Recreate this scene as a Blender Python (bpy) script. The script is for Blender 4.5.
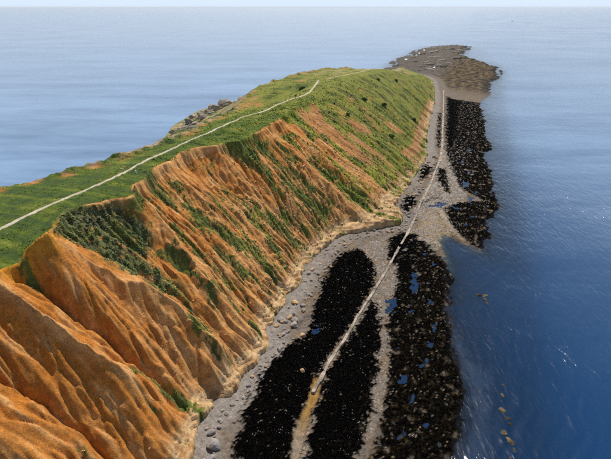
import bpy, bmesh, math, random, time
import numpy as np

T0 = time.time()
scene = bpy.context.scene
PI = math.pi
for o in list(bpy.data.objects):
    bpy.data.objects.remove(o)

# ------------------------------------------------------------------ camera, sky, sun, exposure
cam_d = bpy.data.cameras.new('camera')
cam = bpy.data.objects.new('camera', cam_d)
scene.collection.objects.link(cam)
cam.location = (0, 0, 80)
cam.rotation_euler = (math.radians(90 - 26.31), 0, 0)
cam_d.sensor_width = 36
cam_d.lens = 36 * 450 / 611
cam_d.clip_start = 0.5
cam_d.clip_end = 200000
scene.camera = cam

SUN_AZ, SUN_EL = 8, 58         # azimuth right of the view direction (+Y), elevation
world = bpy.data.worlds.new('World')
scene.world = world
world.use_nodes = True
wn = world.node_tree.nodes
wl = world.node_tree.links
bg = wn['Background']
sky = wn.new('ShaderNodeTexSky')
sky.sky_type = 'NISHITA'
sky.sun_disc = False
sky.sun_elevation = math.radians(SUN_EL)
sky.sun_rotation = math.radians(SUN_AZ)
sky.altitude = 0
sky.air_density = 1.0
sky.dust_density = 0.6
sky.ozone_density = 1.5
tcw = wn.new('ShaderNodeTexCoord'); sepw = wn.new('ShaderNodeSeparateXYZ'); wl.new(tcw.outputs['Generated'], sepw.inputs[0])
def wmath(op, a, b=None):
    nd = wn.new('ShaderNodeMath'); nd.operation = op
    for s_, v in zip(nd.inputs, (a, b)):
        if v is None: continue
        if hasattr(v, 'links'): wl.new(v, s_)
        else: s_.default_value = v
    return nd.outputs[0]
elev = wmath('MAXIMUM', sepw.outputs[2], 0.0)
# pale sea haze low down, the same all the way round
hazef = wmath('MULTIPLY', wmath('EXPONENT', wmath('MULTIPLY', wmath('POWER', wmath('DIVIDE', elev, 0.33), 2.6), -1.0)), 0.94)
# thin broken cloud on a flat layer overhead
cden = wmath('ADD', elev, 0.10)
cvec = wn.new('ShaderNodeCombineXYZ')
wl.new(wmath('DIVIDE', sepw.outputs[0], cden), cvec.inputs[0]); wl.new(wmath('DIVIDE', sepw.outputs[1], cden), cvec.inputs[1])
cn = wn.new('ShaderNodeTexNoise'); cn.inputs['Scale'].default_value = 0.9; cn.inputs['Detail'].default_value = 6; cn.inputs['Roughness'].default_value = 0.6
wl.new(cvec.outputs[0], cn.inputs['Vector'])
cr_ = wn.new('ShaderNodeMapRange'); cr_.inputs[1].default_value = 0.52; cr_.inputs[2].default_value = 0.74; cr_.inputs[4].default_value = 0.22
wl.new(cn.outputs[0], cr_.inputs[0])
mxh = wn.new('ShaderNodeMix'); mxh.data_type = 'RGBA'
wl.new(hazef, mxh.inputs[0]); wl.new(sky.outputs[0], mxh.inputs[6]); mxh.inputs[7].default_value = (7.9, 9.5, 11.7, 1)
mxc = wn.new('ShaderNodeMix'); mxc.data_type = 'RGBA'
wl.new(cr_.outputs[0], mxc.inputs[0]); wl.new(mxh.outputs[2], mxc.inputs[6]); mxc.inputs[7].default_value = (9.5, 10.6, 12.0, 1)
wl.new(mxc.outputs[2], bg.inputs[0])
bg.inputs[1].default_value = 0.080

sun_d = bpy.data.lights.new('sun', 'SUN')
sun_d.energy = 5.0
sun_d.angle = math.radians(0.5)
sun_d.color = (1.0, 0.94, 0.85)
sun = bpy.data.objects.new('sun', sun_d)
scene.collection.objects.link(sun)
sun.rotation_euler = (math.radians(90 - SUN_EL), 0, math.radians(180 - SUN_AZ))
sun.location = (-30, 200, 220)

scene.view_settings.view_transform = 'Standard'
scene.view_settings.look = 'None'
scene.view_settings.gamma = 1
scene.view_settings.exposure = 0.2
scene.view_settings.use_curve_mapping = False
scene.render.engine = 'CYCLES'
scene.cycles.use_denoising = False
scene.cycles.max_bounces = 5
scene.cycles.transparent_max_bounces = 8

#TERRAIN-BEGIN
# ------------------------------------------------------------------ numpy noise
def _hash(ix, iy, seed):
    h = (ix.astype(np.int64) * 374761393 + iy.astype(np.int64) * 668265263 + seed * 974711) & 0xffffffff
    h = ((h ^ (h >> 13)) * 1274126177) & 0xffffffff
    h = ((h ^ (h >> 16)) * 2246822519) & 0xffffffff
    return (h ^ (h >> 15)) & 0xffffffff

def noise(x, y, seed=0):
    """gradient noise, about -1..1"""
    x = np.asarray(x, float); y = np.asarray(y, float)
    x, y = np.broadcast_arrays(x, y)
    ix = np.floor(x); iy = np.floor(y)
    fx = x - ix; fy = y - iy
    ix = ix.astype(np.int64); iy = iy.astype(np.int64)
    def g(i, j, dx, dy):
        an = _hash(i, j, seed) * (2 * np.pi / 4294967296.0)
        return np.cos(an) * dx + np.sin(an) * dy
    u = fx * fx * fx * (fx * (fx * 6 - 15) + 10)
    v = fy * fy * fy * (fy * (fy * 6 - 15) + 10)
    n0 = g(ix, iy, fx, fy) * (1 - u) + g(ix + 1, iy, fx - 1, fy) * u
    n1 = g(ix, iy + 1, fx, fy - 1) * (1 - u) + g(ix + 1, iy + 1, fx - 1, fy - 1) * u
    return 1.5 * (n0 * (1 - v) + n1 * v)

def fbm(x, y, octv=4, seed=0, gain=0.5):
    s = 0; amp = 1; tot = 0
    for i in range(octv):
        s = s + amp * noise(x * 2 ** i + 17.3 * i, y * 2 ** i - 9.1 * i, seed + i * 31)
        tot += amp; amp *= gain
    return s / tot

def ridged(x, y, octv=3, seed=0, gain=0.5):
    s = 0; amp = 1; tot = 0
    for i in range(octv):
        s = s + amp * (1 - 2 * np.abs(noise(x * 2 ** i + 5.7 * i, y * 2 ** i + 3.3 * i, seed + i * 17)))
        tot += amp; amp *= gain
    return s / tot

def sstep(e0, e1, x):
    t = np.clip((x - e0) / (e1 - e0), 0, 1)
    return t * t * (3 - 2 * t)

def lerp(a, b, t):
    return a + (b - a) * t

# ------------------------------------------------------------------ headland frame: a runs out along the headland, b across it to the south
DX, DY = 0.346, 0.938
_n = math.hypot(DX, DY); DX /= _n; DY /= _n
def ab2xy(a, b): return a * DX + b * DY, a * DY - b * DX
def xy2ab(x, y): return x * DX + y * DY, x * DY - y * DX

#        a    nf    ne   zne   cr   zcr   se   zse   toe  foot
TAB = [(-200,-150,-115, 37.0, -87, 39.5, -74, 38.8, -44.5, -42),
       (0,   -150,-115, 37.0, -87, 39.5, -74, 38.8, -44.5, -42),
       (35,  -150,-115, 37.3, -87, 39.5, -74, 38.6, -43, -40),
       (47,  -150,-115, 37.5, -87, 39.5, -73, 38.6, -42, -39.3),
       (53,  -150,-114, 37.5, -87, 39.5, -71, 38.6, -45.5, -43.2),
       (58,  -150,-114, 37.6, -87, 39.5, -77, 38.8, -45.5, -42.4),
       (66,  -150,-113, 37.8, -87, 39.5, -82.5, 39.2, -43, -40),
       (71,  -150,-112, 38, -87, 39.5, -81.5, 39.2, -42.5, -40.2),
       (77,  -150,-111, 38, -87, 39.5, -79, 39.0, -42, -39.6),
       (81.5,-150,-107, 38, -87.2, 39.5, -72, 38.8, -42, -39.5),
       (86,  -150,-105, 38, -87.3, 39.5, -79.5, 39.0, -44.5, -42),
       (93,  -150,-102, 38, -87.5, 39.5, -80, 39.0, -45.5, -42.4),
       (101, -150,-99.7, 38, -88, 39.5, -82.5, 39.1, -46, -43.5),
       (108, -150,-99, 38, -88.3, 39.5, -82.3, 39.0, -45, -42.5),
       (116, -150,-96, 38, -88.7, 39.4, -84, 39.0, -46, -43.3),
       (121, -150,-95.5, 38, -89, 39.3, -85, 39.0, -46, -43),
       (126, -151,-96, 38, -89.3, 39.2, -79.6, 38.8, -46, -43.2),
       (136, -151,-97, 37.8, -89.7, 39.0, -76, 38.5, -46, -43),
       (147, -152,-99, 37.5, -90, 38.8, -74, 38.0, -43, -38),
       (156, -152,-101, 37.2, -90.5, 38.6, -75, 38.0, -37.5, -31.2),
       (161, -153,-102, 37, -90.7, 38.6, -75.5, 38.0, -34.5, -26.2),
       (169, -154,-103, 36.5, -91, 38.5, -76, 37.8, -31, -19.4),
       (175, -155,-104, 36, -90.5, 38.3, -77, 37.6, -31, -22),
       (181, -155,-106, 35, -89, 38, -78, 37.4, -31, -25.5),
       (198, -157,-110, 33, -88.5, 38, -80, 37.2, -28.5, -24),
       (217, -170,-119, 31, -88.5, 38, -80, 37.2, -27, -23),
       (235, -182,-128, 30, -86, 38, -79, 37.2, -24.5, -21.4),
       (244, -188,-130, 30, -86.5, 38, -79, 37.2, -24, -21),
       (262, -196,-132, 32, -91, 38, -79, 37, -23.5, -20.8),
       (281, -206,-132.5, 34, -95, 38, -80, 36.8, -26, -23),
       (303, -211,-125, 36, -91, 38, -80, 36.6, -28.5, -25.6),
       (322, -216,-119, 37, -87, 37.3, -79, 36, -30, -27.2),
       (342, -219,-116, 37, -85, 36.6, -78, 35.4, -31.5, -28.7),
       (361, -214,-102, 36.6, -83, 35.8, -77, 34.6, -32.5, -29.9),
       (380, -207,-91, 34.2, -81.5, 34.4, -76, 33.2, -33.5, -30.8),
       (407, -196,-85, 31, -78, 31.8, -73, 30.6, -35, -32.2),
       (437, -180,-80, 27, -73.5, 27.8, -69, 26.6, -38, -34.7),
       (493, -152,-76, 17.5, -70, 18.2, -65, 17.6, -43, -40.3),
       (550, -143,-77, 10, -71, 10.6, -66, 10.2, -52, -48),
       (580, -138,-80, 8, -74, 8.6, -69, 8.2, -57, -53.2),
       (606, -130,-88, 6, -82, 6.4, -77, 6.0, -68, -64),
       (641, -122,-98, 5, -94, 5.2, -91, 4.8, -85, -81.2),
       (672, -116,-106, 3, -104, 3.2, -102, 3.0, -100, -97),
       (760, -112,-108, -3, -107, -3, -106, -3, -105, -104)]
TAB = np.array(TAB, float)

def smooth_table():
    aa = np.arange(-200, 761, 1.0)
    cols = []
    for k in range(1, TAB.shape[1]):
        v = np.interp(aa, TAB[:, 0], TAB[:, k])
        ker = np.exp(-(np.arange(-6, 7) / 2.2) ** 2); ker /= ker.sum()
        v = np.convolve(np.pad(v, 6, mode='edge'), ker, 'valid')
        cols.append(v)
    return aa, cols
_AA, _COL = smooth_table()
def lines(a):
    return [np.interp(a, _AA, c) for c in _COL]

# crests of spurs and lines of gullies on the south slope, as (a, t) with t = 0 at the cliff edge and 1 at the toe; (points, height, width)
SPURS = [   # points, height, width, sharpness
    ([(42, 0.03), (42.4, 0.21), (43.6, 0.35), (45.4, 0.54), (47.2, 0.72)], 5.4, 3.3, 0.95),
    ([(52.6, 0.02), (57, 0.13), (59.7, 0.29), (62.7, 0.45), (65.7, 0.61), (67.5, 0.8), (67.8, 0.92)], 4.8, 3.6, 0.95),
    ([(51, 0.05), (54, 0.25), (56.5, 0.45), (58.5, 0.7)], 1.8, 4.0, 1.8),
    ([(83, 0.0), (83.5, 0.16), (81.5, 0.28), (79.5, 0.42), (79, 0.7)], 3.6, 3.2, 0.95),
    ([(105, 0.02), (104, 0.5), (102, 0.9)], 1.8, 3.6, 1.2),
    ([(127, 0.02), (123, 0.4), (121, 0.9)], 2.0, 4.0, 1.2),
    ([(149, 0.0), (156, 0.12), (158, 0.3), (157, 0.6)], 2.2, 4.5, 1.3),
    ([(139, 0.1), (136, 0.5), (134, 0.9)], 1.5, 4.0, 1.2),
    ([(173, 0.05), (176, 0.3), (176, 0.8)], 1.6, 5.0, 1.3),
    ([(26, 0.02), (27, 0.5), (28, 0.9)], 3.2, 4.5, 1.2),
    ([(69, 0.14), (68, 0.22), (68, 0.34), (69, 0.5)], 2.2, 6.5, 2.2),
    ([(46.4, 0.0), (46.8, 0.05), (48.3, 0.12), (49.4, 0.28), (51.0, 0.40), (51.4, 0.55), (53.4, 0.69), (54.5, 0.95)], -4.6, 1.25, 1.0),
    ([(32, 0.1), (33.7, 0.27), (35.1, 0.34), (35.7, 0.45), (37.1, 0.60), (37.5, 0.9)], -4.2, 1.2, 1.0),
    ([(64, 0.17), (66.5, 0.33), (69, 0.48), (71, 0.64), (71.5, 0.95)], -1.5, 1.3, 1.0),
    ([(77, 0.2), (74.5, 0.40), (73, 0.53), (72.5, 0.8)], -1.2, 1.3, 1.0),
    ([(93, 0.02), (94.5, 0.2), (95, 0.5), (94, 0.9)], -1.9, 1.8, 1.0),
    ([(115, 0.1), (113, 0.5), (111, 0.9)], -1.7, 1.8, 1.0),
    ([(132, 0.1), (129, 0.5), (127, 0.9)], -1.7, 2.0, 1.0),
    ([(166, 0.1), (165, 0.5), (165, 0.9)], -1.8, 2.5, 1.2),
]
def seg_dist(px, py, pts, sx=1.0, sy=1.0):
    d = np.full(np.shape(px), 1e9)
    for (x0, y0), (x1, y1) in zip(pts[:-1], pts[1:]):
        ax = x0 * sx; ay = y0 * sy; bx = x1 * sx; by = y1 * sy
        dx = bx - ax; dy = by - ay
        L = dx * dx + dy * dy + 1e-9
        t = np.clip(((px * sx - ax) * dx + (py * sy - ay) * dy) / L, 0, 1)
        d = np.minimum(d, np.hypot(px * sx - ax - t * dx, py * sy - ay - t * dy))
    return d

def headland_base(a, b):
    """smooth height of the headland without fine relief; also returns slope coordinates"""
    aw = a + 1.6 * noise(a / 9, b / 9, 3) + 3.0 * noise(a / 31, b / 31, 4)
    aw = np.where((a < 40), a + 0.5 * (aw - a), aw)
    nf, ne, zne, cr, zcr, se, zse, toe, foot = lines(a + 0.35 * (aw - a))
    ew = 1.7 * noise(a / 6, b * 0 + 0.3, 8) + 0.4 * noise(a / 2.3, b * 0 + 5.3, 9) + 0.12 * noise(a / 0.9, b * 0 + 1.3, 10)
    se = se + ew
    fw = 1.0 * noise(a / 7, b * 0 + 2.3, 11) + 0.7 * noise(a / 3, b / 9, 12) + 0.35 * noise(a / 1.2, b / 4, 13)
    foot = foot + fw; toe = toe + 1.3 * fw
    t = (b - se) / (toe - se)
    tc = np.clip(t, 0, 1)
    far = sstep(160, 260, a)
    zt = np.maximum(4.3 - 0.4 * sstep(180, 300, a) + 2.0 * noise(a / 9, b * 0 + 1.1, 15) + 0.9 * noise(a / 3.1, b * 0 + 2.7, 16) + 1.2 * np.exp(-((a - 165) / 14) ** 2), 2.4)          # top of the rock step at the toe
    zt = np.minimum(zt, zse * 0.45)
    # near: short scarp under the edge, then a straight to concave talus; far: rounded grassy slope
    g_near = 1 - (0.05 * sstep(0, 0.07, tc) + 0.95 * (tc ** 1.02))
    g_far = 1 - tc ** 1.22
    g = lerp(g_near, g_far, far)
    zs = zt + (zse - zt) * g
    # bench of rock from toe to foot, then the vertical face down to the beach
    tb = np.clip((b - toe) / np.maximum(foot - toe, 0.3), 0, 1)
    bench = zt - 1.3 * tb - (zt + 0.6) * sstep(0.0, 0.9, (b - foot) / 1.0 + 0.55)
    z = np.where(b < toe, zs, bench)
    z = np.where(b > foot + 1.0, -1.5 - 0.05 * (b - foot), z)
    # plateau
    tcr = np.clip((b - cr) / np.maximum(se - cr, 0.5), 0, 1)
    z = np.where((b < se) & (b >= cr), lerp(zcr, zse, tcr ** 1.6), z)
    tn = np.clip((b - ne) / np.maximum(cr - ne, 0.5), 0, 1)
    z = np.where(b < cr, lerp(zne, zcr, tn ** 0.8), z)
    ts = np.clip((b - nf) / np.maximum(ne - nf, 0.5), 0, 1)
    z = np.where(b < ne, lerp(1.0, zne, lerp(1 - (1 - ts) ** 1.35, ts ** 1.5, sstep(190, 250, a))), z)
    z = np.where(b < nf, 1.0 + (b - nf) * 0.25, z)
    return z, t, tb, far, (nf, ne, cr, se, toe, foot, zt)

ERO = None
EA0, EB0, ES = 14.0, -88.0, 0.33
def ero_sample(a, b):
    n, m = ERO.shape
    u = (a - EA0) / ES; v = (b - EB0) / ES
    inside = sstep(0, 10, u) * sstep(0, 120, n - 2 - u) * sstep(0, 6, v) * sstep(0, 6, m - 2 - v)
    u = np.clip(u, 0, n - 1.001); v = np.clip(v, 0, m - 1.001)
    i = u.astype(int); j = v.astype(int); fu = u - i; fv = v - j
    e = (ERO[i, j] * (1 - fu) * (1 - fv) + ERO[i + 1, j] * fu * (1 - fv) + ERO[i, j + 1] * (1 - fu) * fv + ERO[i + 1, j + 1] * fu * fv)
    return e * inside

def headland(a, b, full=False):
    z, t, tb, far, L = headland_base(a, b)
    nf, ne, cr, se, toe, foot, zt = L
    tc = np.clip(t, 0, 1)
    slope = sstep(-0.004, 0.035, t) * (1 - sstep(0.93, 1.03, t))
    wob = 0.8 * noise(a / 4.5, tc * 8, 51) + 0.3 * noise(a / 1.7, tc * 18, 52)
    for pts, hgt, wid, shp in SPURS:
        d = seg_dist(a + wob, tc, pts, 1.0, 36.0)
        z = z + hgt * np.exp(-(d / wid) ** shp) * slope
    # hollow on the north side beyond the path
    z = z - 4.5 * np.exp(-((a - 236) / 26) ** 2 - ((b + 110) / 11) ** 2)
    z = z - 2.5 * np.exp(-((a - 268) / 10) ** 2 - ((b + 103) / 6) ** 2)
    # gullies and rills running down the slope
    wa = a + 2.2 * noise(a / 13, tc * 3.0, 21) + 0.9 * noise(a / 5, tc * 5, 22)
    fan = (wa - a)
    amp = slope * (0.12 + 0.88 * sstep(0.06, 0.36, tc)) * lerp(1.0, 0.55, far) * lerp(0.62, 1.0, sstep(68, 95, a))
    g1 = ridged(wa / 11.0, tc * 1.5 + 0.1 * wa / 11, 2, 23)
    g2 = ridged((wa + 0.5 * fan) / 4.2, tc * 2.6, 2, 24)
    g3 = ridged((wa + 0.8 * fan) / 1.7, tc * 5.5, 2, 25)
    g4 = noise(wa / 0.7, tc * 14, 26)
    g5 = ridged((wa + fan) / 0.85, tc * 9, 1, 40)
    rill = 0.75 * g1 + 0.50 * g2 * (0.6 + 0.4 * g1) + 0.27 * g3 + 0.11 * g5 * sstep(0.05, 0.2, tc) + 0.04 * g4
    z = z + amp * rill * lerp(1.0, 0.65, far)
    cl = (1 - np.abs(noise((wa + fan) / 3.6, tc * 0.9 + 0.03 * wa, 27))) ** 7
    ch = (1 - np.abs(noise((wa + 1.3 * fan) / 4.6, tc * 1.1, 28))) ** 9
    c2 = (1 - np.abs(noise((wa + fan) / 1.15, tc * 2.6, 29))) ** 5
    crisp = 0.42 * cl - 0.75 * ch + 0.12 * c2
    z = z + slope * sstep(0.02, 0.2, tc) * crisp * lerp(1.0, 0.5, far)
    rill = rill + 1.1 * cl
    # lumps, slumped steps
    z = z + slope * (0.55 * fbm(a / 9, b / 7, 3, 31) + 0.22 * fbm(a / 1.9, b / 1.5, 3, 32) + 0.16 * fbm(a / 0.75, b / 0.65, 2, 34) * sstep(60, 95, a) + 0.05 * fbm(a / 0.6, b / 0.6, 2, 34))
    z = z + 0.10 * fbm(a / 1.1, b / 1.1, 2, 33) * sstep(-1, 4, z)
    # plateau undulation
    pl = (1 - sstep(-0.06, 0.02, t)) * sstep(-3, 6, b - ne)
    z = z + pl * (0.55 * fbm(a / 17, b / 13, 3, 36) + 0.10 * fbm(a / 2.0, b / 2.0, 2, 37))
    # craggy north cliff
    ncl = (1 - sstep(-2, 3, b - ne)) * sstep(0, 12, b - nf)
    z = z + ncl * (2.2 * ridged(a / 14, b / 20, 3, 38) + 1.0 * fbm(a / 3, b / 3, 3, 39))
    # bedding in the rock step
    rk = sstep(-1.2, 0.2, b - toe) * (1 - sstep(0.8, 2.0, b - foot))
    z = z + rk * (0.55 * fbm(a / 3.2, b / 3.2, 3, 41) + 0.25 * ridged(a / 1.2, b / 1.2, 2, 42))
    q = np.round(z / 0.8) * 0.8
    z = lerp(z, lerp(z, q, 0.75), rk * sstep(0.6, 1.6, z))
    if ERO is not None:
        z = z + ero_sample(a, b) * slope
    if full:
        return z, t, tb, far, L, rill, rk, slope
    return z

def erode(batches=16, count=4500, steps=70):
    """rain running down the clay: droplets cut rills and drop fans, all droplets of a batch at once"""
    rng = np.random.default_rng(4)
    na, nb = 760, 150
    A, B = np.meshgrid(EA0 + np.arange(na) * ES, EB0 + np.arange(nb) * ES, indexing='ij')
    h0 = headland(A, B)
    h = h0.copy()
    for bt in range(batches):
        px = rng.uniform(1, na - 3, count); py = rng.uniform(1, nb - 3, count)
        dx = np.zeros(count); dy = np.zeros(count); vel = np.ones(count); wat = np.ones(count); sed = np.zeros(count)
        live = np.ones(count, bool)
        hf = h.ravel()
        for st in range(steps):
            i = px.astype(int); j = py.astype(int); fx = px - i; fy = py - j
            k = i * nb + j
            h00 = hf[k]; h10 = hf[k + nb]; h01 = hf[k + 1]; h11 = hf[k + nb + 1]
            gx = (h10 - h00) * (1 - fy) + (h11 - h01) * fy
            gy = (h01 - h00) * (1 - fx) + (h11 - h10) * fx
            hc = h00 * (1 - fx) * (1 - fy) + h10 * fx * (1 - fy) + h01 * (1 - fx) * fy + h11 * fx * fy
            dx = dx * 0.15 - gx * 0.85; dy = dy * 0.15 - gy * 0.85
            ln = np.hypot(dx, dy) + 1e-9
            dx /= ln; dy /= ln
            nx = np.clip(px + dx, 1, na - 3); ny = np.clip(py + dy, 1, nb - 3)
            live = live & (nx > 1) & (nx < na - 3) & (ny > 1) & (ny < nb - 3)
            i2 = nx.astype(int); j2 = ny.astype(int); fx2 = nx - i2; fy2 = ny - j2
            k2 = i2 * nb + j2
            hn = hf[k2] * (1 - fx2) * (1 - fy2) + hf[k2 + nb] * fx2 * (1 - fy2) + hf[k2 + 1] * (1 - fx2) * fy2 + hf[k2 + nb + 1] * fx2 * fy2
            dh = hn - hc
            cap = np.clip(-dh, 0.01, 0.6) * vel * wat * 2.0
            dep = np.where(dh > 0, np.minimum(dh, sed), np.where(sed > cap, (sed - cap) * 0.25, 0))
            ero = np.where((dh <= 0) & (sed <= cap), np.minimum((cap - sed) * 0.05, np.maximum(-dh, 0) * 0.5), 0)
            dl = np.where(live, dep - ero, 0)
            np.add.at(hf, k, dl * (1 - fx) * (1 - fy)); np.add.at(hf, k + nb, dl * fx * (1 - fy))
            np.add.at(hf, k + 1, dl * (1 - fx) * fy); np.add.at(hf, k + nb + 1, dl * fx * fy)
            sed = sed - dl
            vel = np.sqrt(np.maximum(vel * vel * 0.9 - dh * 2.0, 0.05)); vel = np.minimum(vel, 3.0)
            wat *= 0.985
            px = np.where(live, nx, px); py = np.where(live, ny, py)
        h = hf.reshape(na, nb)
    d = h - h0
    ker = np.array([0.1, 0.8, 0.1])
    for ax in (0, 1):
        d = np.apply_along_axis(lambda r: np.convolve(np.pad(r, 1, mode='edge'), ker, 'valid'), ax, d)
    return np.clip(d * 0.62, -1.3, 0.6)

# ------------------------------------------------------------------ the shore platform
SHORE = [(-60, -6), (20, 0), (50, 2), (58, 3), (65, 4.3), (73, 6.6), (82, 7.2), (91, 5.5), (102, 3), (121, 0.9), (139, -0.2), (152, -3), (160, -6), (166, -1), (164, 3), (157, 10), (170, 11.2), (184, 12), (205, 16.4), (225, 14), (255, 12.3),
         (290, 8.5), (299, 13.9), (330, 10), (366, 9), (402, 7), (461, 2.5), (480, 8), (493, 12.2), (540, 12), (591, 13), (640, 22), (702, 25.6), (760, 16), (825, -2.6), (890, -24), (960, -37.4), (1050, -38), (1140, -29.6), (1165, -60), (1151, -84),
         (1078, -120), (1000, -128), (946, -133), (880, -120), (840, -138), (790, -140), (740, -122), (700, -128), (640, -135), (560, -100), (-60, -100)]
def poly_sd(a, b, pts):
    """signed distance to a polygon, positive inside"""
    d2 = np.full(np.shape(a), 1e18); ins = np.zeros(np.shape(a), bool)
    n = len(pts)
    for i in range(n):
        x0, y0 = pts[i]; x1, y1 = pts[(i + 1) % n]
        dx = x1 - x0; dy = y1 - y0
        t = np.clip(((a - x0) * dx + (b - y0) * dy) / (dx * dx + dy * dy + 1e-9), 0, 1)
        d2 = np.minimum(d2, (a - x0 - t * dx) ** 2 + (b - y0 - t * dy) ** 2)
        if y0 != y1:
            c = ((y0 > b) != (y1 > b)) & (a < dx * (b - y0) / dy + x0)
            ins ^= c
    d = np.sqrt(d2)
    return np.where(ins, d, -d)

POOLS = [[(188.4, -13.6), (196.5, -7.9), (198.3, -2.8), (190.7, -7.4)],
         [(229.7, -0.5), (229.8, 3.8), (220.7, 3.6), (220.9, 0.3)],
         [(129.8, -11.3), (134.1, -10.7), (126.9, -8.2), (119.9, -7.8), (120.6, -9.6)],
         [(113.5, -15.6), (115.5, -12.7), (108.6, -12.2), (107.2, -14.5)],
         [(98.6, -3.3), (101.4, -1.4), (99.7, 0.4), (96.8, -1.3)],
         [(105.6, -2.4), (107.6, -0.7), (103.5, -0.5)],
         [(91.0, -32.3), (94.8, -31.1), (93.5, -29.8), (89.5, -30.3)],
         [(209.7, 3.4), (209.2, 6.2), (202.0, 4.9)],
         [(85.4, -7.8), (84.2, -4.2), (81.3, -4.2), (81.3, -7.1)],
         [(193.0, -1.6), (197.4, 1.8), (189.9, 1.5)]]
for _k, (_a, _b, _ra, _rb) in enumerate([(146, -9, 2.2, 0.7), (141, -5, 1.4, 0.4), (137, -13, 1.8, 0.4), (117, -4, 2.6, 0.5), (111, -8, 1.1, 0.4), (95, -8, 1.6, 0.4), (90, -2, 2.4, 0.5), (78, -3, 1.2, 0.4), (72, 0.5, 2.0, 0.6), (67, -4, 1.4, 0.4), (103, -10.5, 1.5, 0.4), (186, 6, 2.0, 0.8), (178, 4, 1.6, 0.8), (216, 7, 2.6, 1.0), (245, 3, 3.0, 1.2), (262, -2, 3.2, 1.2), (290, 1, 3.5, 1.4), (62, 0, 1.3, 1.0)]):
    POOLS.append([(_a + _ra * math.cos(q), _b + _rb * math.sin(q) + 0.25 * _ra * math.cos(q)) for q in (0, 0.8, 1.6, 2.4, 3.1, 3.9, 4.7, 5.5)])
POOL_Z = [1.0, 0.75, 0.85, 0.95, 0.5, 0.5, 1.35, 0.6, 0.65, 0.8] + [0.6, 0.5, 0.8, 0.45, 0.6, 0.6, 0.45, 0.5, 0.35, 0.55, 0.7, 0.5, 0.5, 0.55, 0.6, 0.7, 0.6, 0.4]

def shore_d(a, b):
    d = poly_sd(a, b, SHORE)
    sc = 1 + 1.5 * sstep(300, 800, a)
    d = d + sc * (2.6 * fbm(a / 11, b / 8, 2, 61) + 1.5 * fbm(a / 3.0, b / 3.0, 3, 62))
    tp = sstep(600, 700, a)
    d = d + tp * (16 * fbm(a / 60, b / 16, 3, 59) - 13 * sstep(0.05, 0.5, noise(a / 45, b / 12, 60)) * sstep(-40, -70, b))
    return d

def beach(a, b, d=None):
    if d is None:
        d = shore_d(a, b)
    tip = sstep(560, 680, a)
    zin = 1.75 * (1 - np.exp(-np.maximum(d, 0) / 13.0))
    zin = zin + 0.9 * sstep(16, 34, d) * (1 - tip)
    zout = -2.4 * (1 - np.exp(np.minimum(d, 0) / 17.0)) - 0.02 * np.maximum(-d - 12, 0)
    z = np.where(d > 0, zin, zout)
    z = z + (0.20 * fbm(a / 5, b / 4, 3, 63) + 0.13 * fbm(a / 1.1, b / 1.1, 3, 64) + 0.05 * noise(a / 0.45, b / 0.45, 65)) * lerp(1.0, 2.2, tip)
    # tilted ledges on the tip and the ledge by the big pool
    st = (a * 0.35 + b * 0.9) / 14.0 + 0.6 * fbm(a / 40, b / 30, 2, 66)
    saw = st - np.floor(st)
    z = z + tip * (1.7 * saw ** 1.5 * sstep(-2, 8, d) + 1.3 * ridged(a / 16, b / 8, 3, 67) * sstep(0, 8, d))
    lg = seg_dist(a, b, [(189, -8.5), (181, -5.5), (173, -3), (163, 2.8)])
    z = z + 0.9 * np.exp(-(lg / 1.5) ** 2)
    for p, zp in zip(POOLS, POOL_Z):
        m = (np.abs(a - p[0][0]) < 30) & (np.abs(b - p[0][1]) < 30)
        if m.any():
            sd = np.full(np.shape(a), -9.0)
            sd[m] = poly_sd(a[m], b[m], p) + 1.1 * noise(a[m] / 1.9, b[m] / 1.9, 68) + 0.6 * noise(a[m] / 0.8, b[m] / 0.8, 69)
            rim = sstep(-5.0, -2.5, sd)
            z = lerp(z, np.clip(z, zp + 0.05, zp + 0.35) + 0.10 * noise(a / 1.0, b / 1.0, 70), rim)
            z = lerp(z, zp - 0.26, sstep(-1.3, 0.9, sd))
    return z
#TERRAIN-END

ERO = erode()

# ------------------------------------------------------------------ building helpers
C = scene.collection
rnd = random.Random(11)
rng = np.random.default_rng(7)

def grid_mesh(name, X, Y, Z):
    n, m = X.shape
    co = np.empty((n * m, 3), np.float32)
    co[:, 0] = X.ravel(); co[:, 1] = Y.ravel(); co[:, 2] = Z.ravel()
    idx = np.arange(n * m).reshape(n, m)
    # a runs away from the viewer, b to the right: this order turns the faces upward
    q = np.stack([idx[:-1, :-1], idx[:-1, 1:], idx[1:, 1:], idx[1:, :-1]], -1).reshape(-1, 4)
    return raw_mesh(name, co, q)

def raw_mesh(name, co, faces):
    faces = np.asarray(faces, np.int32); k = faces.shape[1]; nf = len(faces)
    me = bpy.data.meshes.new(name)
    me.vertices.add(len(co)); me.vertices.foreach_set('co', np.asarray(co, np.float32).ravel())
    me.loops.add(nf * k); me.loops.foreach_set('vertex_index', faces.ravel())
    me.polygons.add(nf); me.polygons.foreach_set('loop_start', np.arange(nf, dtype=np.int32) * k)
    me.update(calc_edges=True)
    return me

def set_col(me, col, name='col'):
    at = me.attributes.new(name, 'FLOAT_COLOR', 'POINT')
    c = np.ones((len(me.vertices), 4), np.float32); c[:, :3] = col.reshape(-1, 3)
    at.data.foreach_set('color', c.ravel())

def set_float(me, v, name):
    at = me.attributes.new(name, 'FLOAT', 'POINT')
    at.data.foreach_set('value', np.asarray(v, np.float32).ravel())

def smooth(me):
    me.polygons.foreach_set('use_smooth', np.ones(len(me.polygons), bool))

def link(name, me, mat=None, parent=None, **props):
    o = bpy.data.objects.new(name, me)
    C.objects.link(o)
    if mat is not None and me is not None and len(me.materials) == 0:
        me.materials.append(mat)
    if parent is not None:
        o.parent = parent
    for k, v in props.items():
        o[k] = v
    return o

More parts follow.
